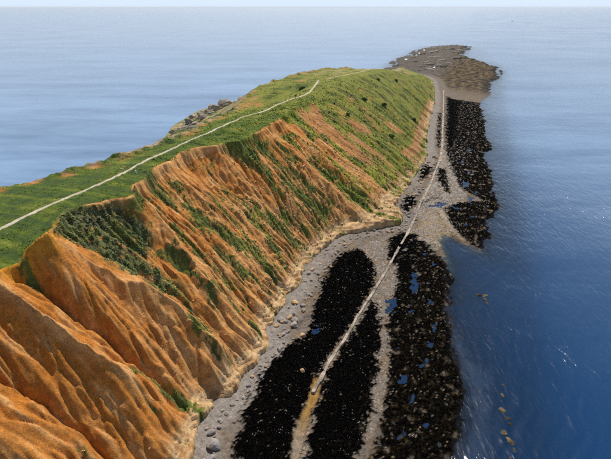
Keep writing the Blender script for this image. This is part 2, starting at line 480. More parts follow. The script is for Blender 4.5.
# ------------------------------------------------------------------ materials
class NT:
    def __init__(self, name):
        self.m = bpy.data.materials.new(name); self.m.use_nodes = True
        self.t = self.m.node_tree; self.n = self.t.nodes; self.l = self.t.links
        self.bsdf = self.n['Principled BSDF']; self.out = self.n['Material Output']
    def add(self, ty, **kw):
        nd = self.n.new(ty)
        for k, v in kw.items():
            setattr(nd, k, v)
        return nd
    def noise(self, vec, scale, detail=4, rough=0.55):
        nd = self.add('ShaderNodeTexNoise'); nd.inputs['Scale'].default_value = scale
        nd.inputs['Detail'].default_value = detail; nd.inputs['Roughness'].default_value = rough
        self.l.new(vec, nd.inputs['Vector']); return nd.outputs[0]
    def ramp(self, fac, stops):
        nd = self.add('ShaderNodeValToRGB'); e = nd.color_ramp.elements
        while len(e) < len(stops): e.new(0.5)
        for el, (p, c) in zip(e, stops):
            el.position = p; el.color = (c, c, c, 1) if isinstance(c, (int, float)) else (*c, 1)
        self.l.new(fac, nd.inputs[0]); return nd.outputs[0]
    def mix(self, fac, a, b, mode='MIX'):
        nd = self.add('ShaderNodeMix', data_type='RGBA', blend_type=mode)
        for s, v in ((nd.inputs[0], fac), (nd.inputs[6], a), (nd.inputs[7], b)):
            if hasattr(v, 'links'): self.l.new(v, s)
            elif isinstance(v, (int, float)): s.default_value = v
            else: s.default_value = (*v, 1)
        return nd.outputs[2]
    def math(self, op, a, b=None, clamp=False):
        nd = self.add('ShaderNodeMath', operation=op, use_clamp=clamp)
        for s, v in ((nd.inputs[0], a), (nd.inputs[1], b)):
            if v is None: continue
            if hasattr(v, 'links'): self.l.new(v, s)
            else: s.default_value = v
        return nd.outputs[0]
    def bump(self, h, dist, strength=1.0, normal=None):
        nd = self.add('ShaderNodeBump'); nd.inputs['Strength'].default_value = strength
        nd.inputs['Distance'].default_value = dist; self.l.new(h, nd.inputs['Height'])
        if normal is not None: self.l.new(normal, nd.inputs['Normal'])
        return nd.outputs[0]
    def pos(self):
        return self.add('ShaderNodeNewGeometry').outputs['Position']
    def attr(self, name):
        return self.add('ShaderNodeAttribute', attribute_name=name)

def ground_material(name, fine, bump_d, rough=0.95, contrast=0.35, spec=0.2, wet=False):
    t = NT(name); p = t.pos()
    col = t.attr('col').outputs['Color']
    n1 = t.noise(p, fine, 5, 0.65); n2 = t.noise(p, fine * 0.22, 4, 0.6)
    f1 = t.ramp(n1, [(0.25, 1 - contrast), (0.75, 1 + contrast)])
    f2 = t.ramp(n2, [(0.3, 1 - contrast * 0.6), (0.7, 1 + contrast * 0.6)])
    c = t.mix(1.0, t.mix(1.0, col, f1, 'MULTIPLY'), f2, 'MULTIPLY')
    t.l.new(c, t.bsdf.inputs['Base Color'])
    t.bsdf.inputs['Specular IOR Level'].default_value = spec
    if wet:
        t.l.new(t.attr('rough').outputs['Fac'], t.bsdf.inputs['Roughness']); t.l.new(t.attr('spec').outputs['Fac'], t.bsdf.inputs['Specular IOR Level'])
    else:
        t.bsdf.inputs['Roughness'].default_value = rough
    b = t.bump(t.noise(p, fine * 1.3, 6, 0.7), bump_d)
    t.l.new(b, t.bsdf.inputs['Normal'])
    return t.m

M_HEAD = ground_material('headland_soil_and_turf', 3.0, 0.15, contrast=0.42)
M_BEACH = ground_material('shore_shingle_and_weed', 3.0, 0.12, contrast=0.45, spec=0.03, wet=True)

def flat_material(name, col, fine=2.0, contrast=0.3, rough=0.9, bump_d=0.08, spec=0.2, col2=None):
    t = NT(name); p = t.pos()
    n1 = t.noise(p, fine, 5, 0.65); n2 = t.noise(p, fine * 0.15, 3, 0.6)
    base = col if col2 is None else t.mix(t.ramp(n2, [(0.4, 0.0), (0.6, 1.0)]), col, col2)
    f1 = t.ramp(n1, [(0.25, 1 - contrast), (0.75, 1 + contrast)])
    c = t.mix(1.0, base, f1, 'MULTIPLY')
    t.l.new(c, t.bsdf.inputs['Base Color'])
    t.bsdf.inputs['Roughness'].default_value = rough
    t.bsdf.inputs['Specular IOR Level'].default_value = spec
    t.l.new(t.bump(t.noise(p, fine * 1.4, 5, 0.7), bump_d), t.bsdf.inputs['Normal'])
    return t.m

M_GREY = flat_material('grey_boulder_stone', (0.23, 0.21, 0.20), 2.5, 0.4, col2=(0.30, 0.25, 0.20))
M_TAN = flat_material('tan_sandstone', (0.42, 0.28, 0.15), 2.0, 0.4, col2=(0.33, 0.20, 0.10))
M_LEDGE = flat_material('weathered_ledge_rock', (0.21, 0.17, 0.13), 0.5, 0.45, col2=(0.06, 0.05, 0.042), bump_d=0.3)
M_NROCK = flat_material('pale_cliff_rock', (0.34, 0.27, 0.19), 0.45, 0.45, col2=(0.19, 0.17, 0.145), bump_d=0.3)
M_REEF = flat_material('barnacled_reef_rock', (0.12, 0.09, 0.05), 2.2, 0.6, col2=(0.02, 0.017, 0.013), bump_d=0.15)
M_PATH = flat_material('trodden_pale_gravel', (0.42, 0.37, 0.29), 1.6, 0.3, col2=(0.33, 0.28, 0.20), bump_d=0.05)
M_CAUSE = flat_material('pale_worn_concrete', (0.34, 0.285, 0.225), 1.8, 0.5, col2=(0.17, 0.14, 0.11), bump_d=0.08)
M_OCHRE = flat_material('ochre_stained_channel', (0.19, 0.115, 0.035), 1.6, 0.4, col2=(0.13, 0.09, 0.045), bump_d=0.08)
M_DARKCLOTH = flat_material('dark_clothing', (0.03, 0.032, 0.045), 6, 0.2, bump_d=0.01)
M_JEANS = flat_material('blue_grey_trousers', (0.05, 0.06, 0.09), 6, 0.2, bump_d=0.01)
M_SKIN = flat_material('skin', (0.45, 0.28, 0.2), 6, 0.1, rough=0.6, bump_d=0.002)
M_HAIR = flat_material('brown_hair', (0.04, 0.025, 0.015), 6, 0.2, bump_d=0.005)
M_WHITE = flat_material('white_paint', (0.7, 0.7, 0.66), 3, 0.15, rough=0.6, bump_d=0.01)
M_BUOY = flat_material('dark_buoy_paint', (0.03, 0.035, 0.04), 2, 0.2, rough=0.5, bump_d=0.01)
M_BARK = flat_material('brown_twig_bark', (0.06, 0.045, 0.03), 4, 0.3, bump_d=0.02)

def leaf_material(name):
    t = NT(name)
    t.l.new(t.attr('col').outputs['Color'], t.bsdf.inputs['Base Color'])
    t.bsdf.inputs['Roughness'].default_value = 0.85
    t.bsdf.inputs['Specular IOR Level'].default_value = 0.15
    return t.m
M_LEAF = leaf_material('grass_and_leaf')
M_STONE = leaf_material('loose_stone')
M_STONE.node_tree.nodes['Principled BSDF'].inputs['Roughness'].default_value = 0.6
M_STONE.node_tree.nodes['Principled BSDF'].inputs['Specular IOR Level'].default_value = 0.35

# ------------------------------------------------------------------ headland
VEG = [([(100, .28), (100, .48), (104, .69), (107, .89)], 1.6), ([(120, .50), (116, .76), (112, .91)], 1.7), ([(126, .62), (126, .82), (127, .96)], 1.7),
       ([(94, .56), (96, .77), (96, .94)], 1.6), ([(80, .45), (81, .61), (81, .80)], 1.4), ([(78, .36), (77, .58)], 1.1), ([(142, .45), (147, .79)], 2.6),
       ([(165, .55), (165, .85), (166, .90)], 3.4), ([(119, .34), (123, .54)], 1.6), ([(136, .30), (136, .56)], 1.8), ([(78, .66), (74, .82)], 1.1),
       ([(73, .52), (71, .70), (71, .80)], 1.0), ([(68, .78), (67, .92), (68, .98)], 1.4), ([(82, .9), (82, .97)], 1.0), ([(53, .88), (55, .99)], 1.0),
       ([(50, .62), (53, .82), (56, .99)], 1.2), ([(48, .82), (48, .98), (48, 1.0)], 1.2), ([(34, .70), (35, .85)], 1.6), ([(90, .02), (94, .06), (95, .18)], 1.3),
       ([(76, .34), (77, .48), (77, .60)], 1.0), ([(72, .40), (72, .59), (71, .75)], 0.9), ([(97, -.02), (101, .05), (103, .17)], 1.5), ([(118, .0), (121, .14)], 1.6),
       ([(132, -.06), (138, .01), (144, .08), (135, .06)], 3.6), ([(165, .06), (164, .22), (164, .40)], 2.2), ([(163, .2), (164, .48)], 2.4), ([(47.5, .02), (48, .09)], 1.0),
       ([(110, .3), (108, .6), (104, .95)], 1.1), ([(88, .3), (88, .6), (89, .9)], 1.0), ([(131, .6), (133, .9)], 1.4), ([(152, .5), (153, .8)], 1.8)]
BARE = [([(149, -.01), (159, .06), (160, .24), (160, .43), (156, .66)], 2.6), ([(163, 0), (176, .06), (182, .15), (176, .24)], 2.3), ([(202, .19), (203, .33), (203, .53)], 5.5),
        ([(184, .48), (186, .64), (187, .78)], 4.5), ([(217, .08), (211, .17)], 1.6), ([(228, .46), (231, .49)], 2.2), ([(260, .66), (269, .70)], 2.2),
        ([(120, -.01), (124, .02), (126, .10), (125, .34), (128, .48)], 4.0), ([(101, .0), (107, .02), (113, .05), (113, .21)], 3.2), ([(159, .67), (160, .88), (162, 1.0)], 3.0),
        ([(186, .80), (186, .99), (183, 1.1)], 3.5), ([(59, 0), (59, .02)], 1.6), ([(84.5, -.02), (90, .01)], 1.8), ([(80, -.01), (73, -.005)], 1.2), ([(215, .5), (217, .8)], 2.0),
        ([(240, .88), (262, .93), (300, .95), (350, .96), (420, .97)], 1.3)]
BOWL = [(66, -83), (70, -80.5), (74, -78), (77, -76.5), (78.5, -73), (78, -70), (76.5, -68), (73, -67), (68, -70), (64, -74), (61, -76.5), (59, -76.5), (61.5, -79)]

def stack(*c): return np.array(c, np.float64)
ORANGE = stack(0.370, 0.130, 0.022); DEEP = stack(0.320, 0.098, 0.009); PALE = stack(0.50, 0.250, 0.085); BUFF = stack(0.39, 0.175, 0.050)
GRASS = stack(0.075, 0.108, 0.009); GRASS2 = stack(0.175, 0.180, 0.024); DARKG = stack(0.035, 0.062, 0.013); SCRUBC = stack(0.040, 0.042, 0.020)
BROWN = stack(0.19, 0.095, 0.026); ROCKP = stack(0.40, 0.24, 0.105); ROCKO = stack(0.25, 0.12, 0.04)

def cmix(c, d, w):
    return c + (d - c) * w[..., None]

def spaced(lo, hi, step):
    return np.linspace(lo, hi, max(2, int(round((hi - lo) / step)) + 1))

av = [-200, -150, -110, -80, -55, -35, -20, -8, 0, 5]
a_ = 8.0
while a_ < 700:
    av.append(a_); a_ += 0.22 * max(1.0, a_ / 90.0)
av = np.array(av)
bv = np.concatenate([spaced(-235, -132, 2.0)[:-1], spaced(-132, -104, 0.8)[:-1], spaced(-104, -90, 0.45)[:-1], spaced(-90, -40, 0.22)[:-1], spaced(-40, -14, 0.33)])
A, B = np.meshgrid(av, bv, indexing='ij')
Z, T, TB, FAR, L, RILL, RK, SLOPE = headland(A, B, full=True)
nf, ne, cr, se, toe, foot, zt = L
X, Y = ab2xy(A, B)
tc = np.clip(T, 0, 1)
# how much turf covers the ground
wv = A + 1.4 * noise(A / 6, tc * 4, 71)
streak = 0.55 * fbm(wv / 6.0, tc * 1.6, 3, 72) + 0.5 * fbm(wv / 1.6, tc * 3.4, 3, 73) - 0.16 * RILL
ca = np.interp(A, [0, 40, 75, 85, 110, 140, 165, 185, 210, 240, 300, 600], [-.75, -.75, -.42, -.12, -.02, .04, .20, .36, .44, .50, .62, .70])
cov = ca + np.interp(tc, [0, .05, .15, .5, .85, 1.0], [0.30, .22, .04, 0.0, -.06, -.30])
nz = 0.75 * fbm(A / 1.6, B / 1.6, 3, 74) + 0.9 * noise(A / 4.0, B / 5.0, 75)
bias = np.zeros(A.shape); debias = np.zeros(A.shape)
for pts, w in VEG:
    m = (A > min(p[0] for p in pts) - 10) & (A < max(p[0] for p in pts) + 10)
    d = seg_dist(A[m] + 0.8 * nz[m], tc[m], pts, 1.0, 36.0)
    bias[m] = np.maximum(bias[m], np.clip(1.55 - d / w, 0, 1))
for pts, w in BARE:
    m = (A > min(p[0] for p in pts) - 14) & (A < max(p[0] for p in pts) + 14)
    d = seg_dist(A[m] + 0.8 * nz[m], tc[m], pts, 1.0, 36.0)
    debias[m] = np.maximum(debias[m], np.clip(1.6 - d / w, 0, 1))
cov = np.minimum(cov, 0.5) if False else cov
score = cov * (1 - 0.7 * bias) + 0.42 * bias - debias * (0.55 + np.maximum(cov, 0)) + streak * 1.0 + 0.6 * fbm(A / 0.75, B / 0.75, 2, 79) + 0.32 * nz
veg = sstep(-0.14, 0.16, score)
bowl = sstep(-1.4, 0.6, poly_sd(A, B, BOWL) + 0.8 * nz)
bowl = bowl * (T > 0.012) * sstep(-0.75, -0.35, fbm(A / 1.2, B / 1.2, 2, 80) * 1.6 + 0.15)
tail = (1 - sstep(2.2, 4.2, seg_dist(A, tc, [(66, .3), (69, .42), (71, .55)], 1.0, 36.0) + nz)) * (0.3 + 0.7 * (nz > 0.05))
plat = 1 - sstep(-0.012, 0.006, T + 0.010 * noise(A / 1.3, B / 1.3, 76) + 0.006 * noise(A / 4, B / 4, 77))
ncl = 1 - sstep(-1, 4, B - ne + 4 * fbm(A / 6, B / 6, 3, 78))
scarp = ((T > 0.0) & (T < 0.055) & (A < 135)).astype(float)
plat = np.maximum(plat, (1 - sstep(0.02, 0.11, T + 0.10 * fbm(A / 2.2, B / 2.2, 3, 98) + 0.05 * noise(A / 7, B / 7, 99))) * (1 - debias) * sstep(58, 64, A))
veg = np.maximum(veg, plat)
veg = np.maximum(veg, np.maximum(bowl, tail))
# soil colour
s1 = fbm(A / 14, B / 10, 3, 81); s2 = fbm(wv / 2.2, tc * 7, 3, 82); s3 = fbm(A / 0.9, B / 0.9, 2, 83)
soil = np.zeros(A.shape + (3,)) + ORANGE
soil = cmix(soil, DEEP, sstep(80, 40, A) * 0.75 * sstep(-.5, .4, s1))
soil = cmix(soil, BUFF, sstep(-0.15, 0.5, s1 + 0.5 * s2 + np.interp(A, [30, 70, 100, 170], [-.40, -.05, .2, .2]) + 0.7 * (tc - 0.5)) * 0.85)
soil = cmix(soil, PALE, sstep(0.25, 0.8, s2 + 0.25 * RILL) * 0.55)
dcr = np.full(A.shape, 9.0)
for sp in (SPURS[0], SPURS[1], SPURS[3]):
    dcr = np.minimum(dcr, seg_dist(A + 0.6 * noise(A / 2, B / 2, 86), tc, sp[0], 1.0, 36.0))
soil = cmix(soil, PALE, np.exp(-(dcr / 0.8) ** 2) * 0.55 * SLOPE)
s4 = noise(wv / 0.55, tc * 5, 88); s5 = noise(wv / 1.4, tc * 2.2, 89)
soil = cmix(soil, BROWN, sstep(0.15, 0.6, s4) * 0.35 * SLOPE * lerp(0.5, 1.0, sstep(65, 90, A)))
soil = cmix(soil, PALE, sstep(0.25, 0.6, s5) * 0.4 * SLOPE)
soil = cmix(soil, stack(0.105, 0.072, 0.028), sstep(0.0, 0.5, fbm(A / 0.9, B / 0.8, 3, 90) + 0.5 * streak - 0.1) * 0.7 * SLOPE * sstep(62, 90, A))
soil = cmix(soil, BROWN, sstep(0.2, 0.7, -s2 + 0.4 * s3) * 0.5)
soil = cmix(soil, stack(0.43, 0.165, 0.012), (1 - sstep(0.02, 0.13, T + 0.03 * nz)) * sstep(72, 50, A) * 0.9)
soil = cmix(soil, PALE, scarp * sstep(66, 74, A) * 0.6)
soil = cmix(soil, stack(0.20, 0.095, 0.035), sstep(180, 215, A) * 0.55)
rockc = cmix(np.zeros(A.shape + (3,)) + ROCKP, ROCKO, sstep(-0.2, 0.5, fbm(A / 2.5, B / 2.5, 3, 84)))
rockc = cmix(rockc, stack(0.20, 0.15, 0.10), sstep(0.15, 0.6, fbm(A / 1.3, B / 1.3, 3, 85)) * 0.6)
soil = cmix(soil, rockc, np.clip(RK * 1.1 + 0.55 * sstep(0.9, 1.0, T), 0, 1))
nrk = cmix(np.zeros(A.shape + (3,)) + stack(0.27, 0.17, 0.085), stack(0.20, 0.17, 0.14), sstep(-0.2, 0.4, fbm(A / 5, B / 5, 3, 86)))
veg = veg * (1 - ncl * sstep(-0.25, 0.25, fbm(A / 7, B / 9, 3, 87) - 0.02))
soil = cmix(soil, nrk, (1 - sstep(-2, 2, B - ne)))
# turf colour
g1 = fbm(A / 9, B / 7, 3, 91); g2 = fbm(wv / 2.4, tc * 6, 3, 92); g3 = fbm(A / 0.8, B / 0.8, 2, 93)
turf = np.zeros(A.shape + (3,)) + GRASS
turf = cmix(turf, GRASS2, sstep(-0.2, 0.5, g1 * 0.6 + g2 * 0.7 + np.interp(A, [60, 150, 200, 260], [-.28, -.2, .18, .40])))
turf = cmix(turf, DARKG, sstep(0.0, 0.5, -g2 * 0.9 - 0.5 * g1 + 0.25 * g3 + 0.22 * (1 - sstep(90, 160, A))) * 0.85)
turf = cmix(turf, stack(0.15, 0.10, 0.035), sstep(0.22, 0.6, -g1 + 0.4 * g3) * 0.5 * SLOPE)
turf = cmix(turf, stack(0.070, 0.066, 0.020), SLOPE * (1 - sstep(150, 190, A)) * 0.6)
turf = cmix(turf, stack(0.20, 0.175, 0.035), sstep(0.3, 0.7, g3 + 0.5 * g1) * 0.5)
turf = cmix(turf, stack(0.045, 0.065, 0.014), sstep(0.05, 0.4, noise(wv / 5.5, tc * 3.5, 94) - 0.1) * sstep(150, 200, A) * SLOPE * 0.7)
turf = cmix(turf, SCRUBC * 2.0, np.maximum(bowl * 0.8, tail * 0.5) * sstep(-0.5, 0.3, nz))
turf = cmix(turf, stack(0.02, 0.026, 0.012), bowl * sstep(0.1, 0.5, -g3 - 0.3 * g2 + 0.1) * 0.8)
# pale dry flats along the crest far out
turf = cmix(turf, stack(0.26, 0.21, 0.085), sstep(0.05, 0.4, g1 + 0.2) * sstep(290, 330, A) * (1 - sstep(-8, 0, B - cr)) * 0.8)
for (ha, hb, hr, k) in ((272, -102, 4.5, .9), (296, -116, 3.5, .8), (270, -111, 3, .7), (125, -97, 2.5, .7)):
    turf = cmix(turf, stack(0.022, 0.050, 0.010), k * np.exp(-((A - ha) / (hr * 1.7)) ** 2 - ((B - hb) / hr) ** 2))
for (ha, hb, hr) in ((288, -109, 3.5), (233, -119, 6), (246, -125, 4)):
    veg = veg * (1 - np.exp(-(((A - ha) / (hr * 1.6)) ** 2 + ((B - hb) / hr) ** 2) ** 2) * sstep(-.4, .2, nz))
# worn trace that leaves the path and runs along the near edge
trace = np.exp(-(seg_dist(A, B, [(70, -84), (64, -81.5), (58, -79.5), (52, -77.5), (46, -77.5), (38, -78)]) / 0.45) ** 2)
turf = cmix(turf, stack(0.035, 0.06, 0.016), trace * 0.75)
turf = turf * (1 + 0.5 * SLOPE * (1 - sstep(170, 260, A)))[..., None]
HEADCOL = cmix(soil * stack(1.16, 1.27, 1.45), turf * 0.92, veg)
me = grid_mesh('headland', X, Y, Z); smooth(me); set_col(me, HEADCOL)
headland_o = link('headland', me, M_HEAD, kind='structure', label='grassy headland with orange eroded clay cliff facing the shore')
print('headland', len(me.polygons), time.time() - T0)
VEGMAP = veg

# ------------------------------------------------------------------ shore platform
WEED = [[(20, -31), (35, -31), (49.3, -32.5), (54.4, -34.7), (60.6, -36.3), (66.4, -36.7), (74.5, -37.2), (81.7, -36.2), (87.7, -33.1), (97.5, -33.7), (111.8, -35.8), (124.0, -37.0), (134.6, -35.5), (139.3, -31.2), (136.3, -26.9), (129.3, -22.8), (121.5, -20.8), (111.5, -21.1), (96.0, -22.5), (83.1, -24.1), (75.6, -24.7), (61.1, -23.7), (53.0, -22.3), (20, -21)],
        [(20, -19.5), (53.6, -20.7), (64.4, -22.2), (72.2, -23.5), (79.7, -23.1), (89.7, -22.1), (105.4, -20.5), (112.1, -19.4), (107.7, -16.9), (98.9, -14.8), (83.8, -12.1), (72.7, -11.2), (65.8, -10.8), (57.4, -10.4), (20, -10)],
        [(136.8, -17.5), (146.2, -16.6), (157.1, -14.7), (157.1, -9.8), (143.0, -0.6), (132, 4), (120.0, 5), (101.4, 7), (87.4, 10), (75.7, 11), (63.6, 8), (20, 6), (20, -8), (58.2, -8.3), (68.1, -8.4), (78.3, -8.6), (99.6, -12.8), (113.8, -14.9), (122.7, -14.4)],
        [(189.2, -6.2), (198.4, -1.6), (206.6, 10.6), (203, 19), (182.1, 16), (156.3, 13), (163.7, 4.2), (173.9, -1.2)],
        [(466.5, -27.0), (458.6, -18.1), (456.2, 8), (398.0, 12), (330.8, 14), (295.9, 18), (271.0, 15), (236.1, 17), (201.7, 20), (206.6, 10.6), (216.2, 0.6), (242.0, -5.9), (283.3, -12.9)],
        [(246.5, -22.0), (241.8, -15.8), (228.3, -15.8), (216.7, -20.5)],
        [(242.8, -13.2), (244.5, -8.7), (207.6, -4.4), (210.4, -7.8), (226.4, -12.1)],
        [(193.4, -23.3), (198.6, -18.0), (186.2, -18.0), (176.8, -19.2), (182.2, -23.0)],
        [(154.2, -22.6), (160.9, -19.1), (160.4, -12.8), (148.0, -15.2), (136.7, -16.8), (132.0, -17.9), (140.6, -21.4)],
        [(385.0, -26.8), (386.2, -24.2), (282.4, -15.8), (281.8, -17.9)]]
STRIP2 = [(131.5, -17.9), (122.5, -16.0), (112.5, -16.2), (98.5, -14.0), (83.7, -10.9), (74.0, -10.3), (65.8, -9.6), (58.8, -9.4), (20, -9)]
av2 = [-60, -40, -20, -5, 5, 14]
a_ = 20.0
while a_ < 1190:
    av2.append(a_); a_ += 0.34 * max(1.0, a_ / 90.0)
av2 = np.array(av2)
vv = np.concatenate([np.linspace(0, 0.62, 235)[:-1], np.linspace(0.62, 1.0, 80)])
A2 = np.repeat(av2[:, None], len(vv), 1)
_, _, _, _, _, _, _, _, ft = lines(av2)
b0 = np.where(av2 < 560, ft - 9, np.interp(av2, [560, 640, 720, 1190], [ft[np.argmin(abs(av2 - 560))] - 9, -150, -165, -165]))
b1 = np.interp(av2, [-60, 300, 560, 720, 900, 1190], [52, 52, 52, 60, 40, 20])
B2 = b0[:, None] + vv[None, :] * (b1 - b0)[:, None]
D2 = shore_d(A2, B2)
Z2 = beach(A2, B2, D2)
X2, Y2 = ab2xy(A2, B2)
wd = np.zeros(A2.shape)
n2 = 1.9 * fbm(A2 / 4.5, B2 / 3.2, 3, 101) + 1.5 * fbm(A2 / 1.1, B2 / 0.9, 3, 102)
dith = fbm(A2 / 0.75, B2 / 0.6, 2, 113) + 0.5 * fbm(A2 / 2.4, B2 / 1.6, 2, 114)
for pts in WEED:
    lo = min(p[0] for p in pts) - 6; hi = max(p[0] for p in pts) + 6
    m = (A2 > lo) & (A2 < hi)
    sc = 1.0 + 1.0 * sstep(180, 400, A2[m])
    wd[m] = np.maximum(wd[m], sstep(-0.15, 0.2, (poly_sd(A2[m], B2[m], pts) + 0.8 * n2[m] * sc) / (1.9 * sc) + 0.95 * dith[m]))
mot = fbm(A2 / 3.2, B2 / 2.4, 4, 103)                       # open stony gaps in the outer weed beds
gap_bias = np.interp(A2, [40, 80, 130, 180, 300, 460], [.34, .32, .28, .24, .22, .20])
outer = sstep(-16, -11, B2 - np.interp(A2, [0, 150, 250, 450], [2, 2, 6, 0])) 
wd = wd * (1 - outer * sstep(0.0, 0.25, mot - gap_bias) * 0.9)
s2d = seg_dist(A2, B2, STRIP2) + 0.8 * n2
strip2 = (1 - sstep(0.35, 1.2, s2d + 0.6 * dith)) * 0.85
wd = wd * (1 - 0.92 * strip2)
och = 1 - sstep(0.7, 1.15, seg_dist(A2, B2, [(74.3, -24.4), (67.6, -23.6), (63.4, -23.5), (59.0, -23.2), (54.2, -21.9), (20, -20.5)]) + 0.3 * n2)
wd = wd * (1 - och)
Z2 = Z2 - 0.2 * och
wet = sstep(-1, 3, -D2)
Z2 = Z2 + wd * 0.22 * fbm(A2 / 2.0, B2 / 1.7, 2, 115) * sstep(-4, 1, D2)
Z2 = Z2 + wd * (0.34 * np.abs(fbm(A2 / 0.9, B2 / 0.9, 3, 104)) + 0.12) * sstep(-4, 1, D2)
q1 = fbm(A2 / 6, B2 / 5, 3, 105); q2 = fbm(A2 / 0.8, B2 / 0.8, 3, 106)
SH = stack(0.135, 0.112, 0.090); SHP = stack(0.205, 0.180, 0.158); SHB = stack(0.135, 0.090, 0.050); KELP = stack(0.0010, 0.0009, 0.0009); BRK = stack(0.140, 0.092, 0.042)
col = np.zeros(A2.shape + (3,)) + SH
col = cmix(col, SHB, sstep(-0.1, 0.5, q1 + 0.5 * q2 + 0.25 * sstep(120, 170, A2) * sstep(-22, -8, B2)) * 0.8)
fd = B2 - np.interp(A2, _AA, _COL[8])
grey = (1 - sstep(3.0, 6.5, fd + 1.5 * q1)) * np.interp(A2, [40, 100, 150, 200, 230, 560], [1, 1, .6, .3, .9, .9])
col = cmix(col, SHP, np.clip(grey, 0, 1) * 0.9)
col = cmix(col, stack(0.07, 0.058, 0.048), sstep(0.15, 0.6, q2 - 0.3 * q1) * 0.7)
col = cmix(col, stack(0.33, 0.28, 0.22), sstep(0.4, 0.8, q2 + 0.2 * q1) * 0.7)
sand = sstep(-1.5, 1.5, poly_sd(A2, B2, [(182.5, -12.9), (185.7, -6.9), (167.7, -0.7), (153.4, -1.5), (158.0, -7.3), (163.1, -13.2)]) + n2)
col = cmix(col, stack(0.24, 0.165, 0.085), sand * 0.75)
tip = sstep(480, 540, A2)
tipn = fbm(A2 / 10, B2 / 6, 4, 107)
tcol = cmix(np.zeros(A2.shape + (3,)) + BRK, stack(0.030, 0.024, 0.018), sstep(-0.15, 0.30, tipn + 0.5 * q2))
tcol = cmix(tcol, stack(0.25, 0.18, 0.085), sstep(0.1, 0.5, -tipn + 0.3 * q2) * 0.6)
tcol = cmix(tcol, stack(0.02, 0.018, 0.016), (1 - sstep(3, 12, D2 + 5 * q1)) * 0.8)
tcol = cmix(tcol, stack(0.15, 0.13, 0.11), sstep(-30, -60, B2 + 8 * q1) * sstep(560, 620, A2) * 0.8)
apron = (1 - sstep(10, 16, fd + 3 * q1)) * (1 - sstep(600, 640, A2))
tcol = tcol * (0.5 + 0.25 * sstep(-.3, .3, fbm(A2 / 5, B2 / 3, 3, 116)))[..., None]
col = cmix(col, tcol, tip * (1 - apron))
lg = np.exp(-(seg_dist(A2, B2, [(189, -8.2), (181, -5.2), (173, -2.7), (163, 3.2)]) / 1.0) ** 2)
wd = wd * (1 - lg)
col = cmix(col, stack(0.36, 0.27, 0.15), lg * 0.8)
kel = cmix(np.zeros(A2.shape + (3,)) + KELP, stack(0.007, 0.005, 0.0025), sstep(0.1, 0.7, q2 + 0.25 * outer))
kel = cmix(kel, stack(0.045, 0.032, 0.017), outer * sstep(0.10, 0.5, mot + 0.4 * q2) * 0.35)
kel = cmix(kel, stack(0.22, 0.17, 0.11), sstep(0.58, 0.75, fbm(A2 / 0.6, B2 / 0.6, 2, 108) + 0.25 * q1 + 0.10 * outer) * 0.8)
col = cmix(col, stack(0.075, 0.058, 0.042), outer * sstep(-2, 2, D2) * (1 - sstep(165, 185, A2)) * (1 - sand) * 0.6 * (B2 > -9))
col = cmix(col, kel, wd)
col = cmix(col, cmix(np.zeros(A2.shape + (3,)) + stack(0.20, 0.155, 0.11), stack(0.23, 0.130, 0.035), sstep(57, 66, A2)), och * 0.95)
# sea bed: pale sand strips and dark weed
subs = sstep(-1.5, 2.0, poly_sd(A2, B2, [(135, -1), (121.4, 0), (108.1, 4.5), (97.0, 8.9), (94.5, 13.5), (80.3, 14.2), (66.6, 13), (40, 10), (40, 5), (64.9, 8.3), (77.5, 10.6), (86.5, 9.2), (99.6, 5.0)]) + n2)
subs = np.maximum(subs, sstep(0.0, 0.4, fbm(A2 / 16, B2 / 9, 3, 109) + 0.1) * sstep(22, 30, B2) )
bed = cmix(np.zeros(A2.shape + (3,)) + stack(0.012, 0.014, 0.018), stack(0.10, 0.085, 0.095), subs * 0.9)
col = cmix(col, bed, wet)
film = wd * outer * sstep(0.40, 0.50, fbm(A2 / 1.6, B2 / 1.2, 3, 110) + 0.12 * q1) * (D2 > 0)
film = np.maximum(film, wd * sstep(0.58, 0.66, fbm(A2 / 1.1, B2 / 0.9, 2, 112)) * 0.5 * (D2 > 0))
rough = np.clip(0.9 - 0.15 * wd - 0.25 * wet - 0.72 * film, 0.08, 1)
specv = np.clip(0.08 * (1 - wd) + 0.35 * film, 0, 1)
me = grid_mesh('shore', X2, Y2, Z2); smooth(me); set_col(me, col); set_float(me, rough, 'rough'); set_float(me, specv, 'spec')
link('beach', me, M_BEACH, kind='structure', label='stony foreshore with black seaweed beds below the cliff')
print('beach', len(me.polygons), time.time() - T0)

# ------------------------------------------------------------------ sea
def geo(lo, hi, step, grow):
    v = [lo]
    while v[-1] < hi:
        v.append(v[-1] + step); step *= grow
    return np.array(v)
ap = np.concatenate([-geo(0, 60000, 8, 1.5)[::-1][:-1] + 20, geo(20, 70000, 0.55, 1.006)])
bp = np.concatenate([-geo(0, 60000, 1.5, 1.035)[::-1][:-1] - 20, spaced(-20, 60, 0.55)[:-1], geo(60, 70000, 0.6, 1.03)])
A3, B3 = np.meshgrid(ap, bp, indexing='ij')
X3, Y3 = ab2xy(A3, B3)
near = (A3 > -60) & (A3 < 1185) & (B3 > -165) & (B3 < 60)
DEP = np.full(A3.shape, 9.0)
d3 = shore_d(A3[near], B3[near]); DEP[near] = -beach(A3[near], B3[near], d3)
ebd = np.minimum(np.interp(A3, [-60, 300, 560, 720, 900, 1190], [52, 52, 52, 60, 40, 20]) - B3, 1180 - A3)
_b0 = np.where(A3 < 560, np.interp(A3, av2, b0), np.interp(A3, [560, 640, 720, 1190], [-60, -150, -165, -165]))
ebd = np.minimum(ebd, B3 - _b0)
DEP = DEP + 9 * (1 - sstep(2, 30, ebd))
OP = 1 - np.exp(-0.55 * np.maximum(DEP, 0))
OP = np.where((B3 < -60) & (A3 < 600), 1.0, OP)
fade = (1 - sstep(160, 500, np.hypot(A3, B3 - 30)))
wb = B3 + 2.2 * noise(A3 / 9, B3 / 9, 121) + 5 * noise(A3 / 40, B3 / 40, 122)
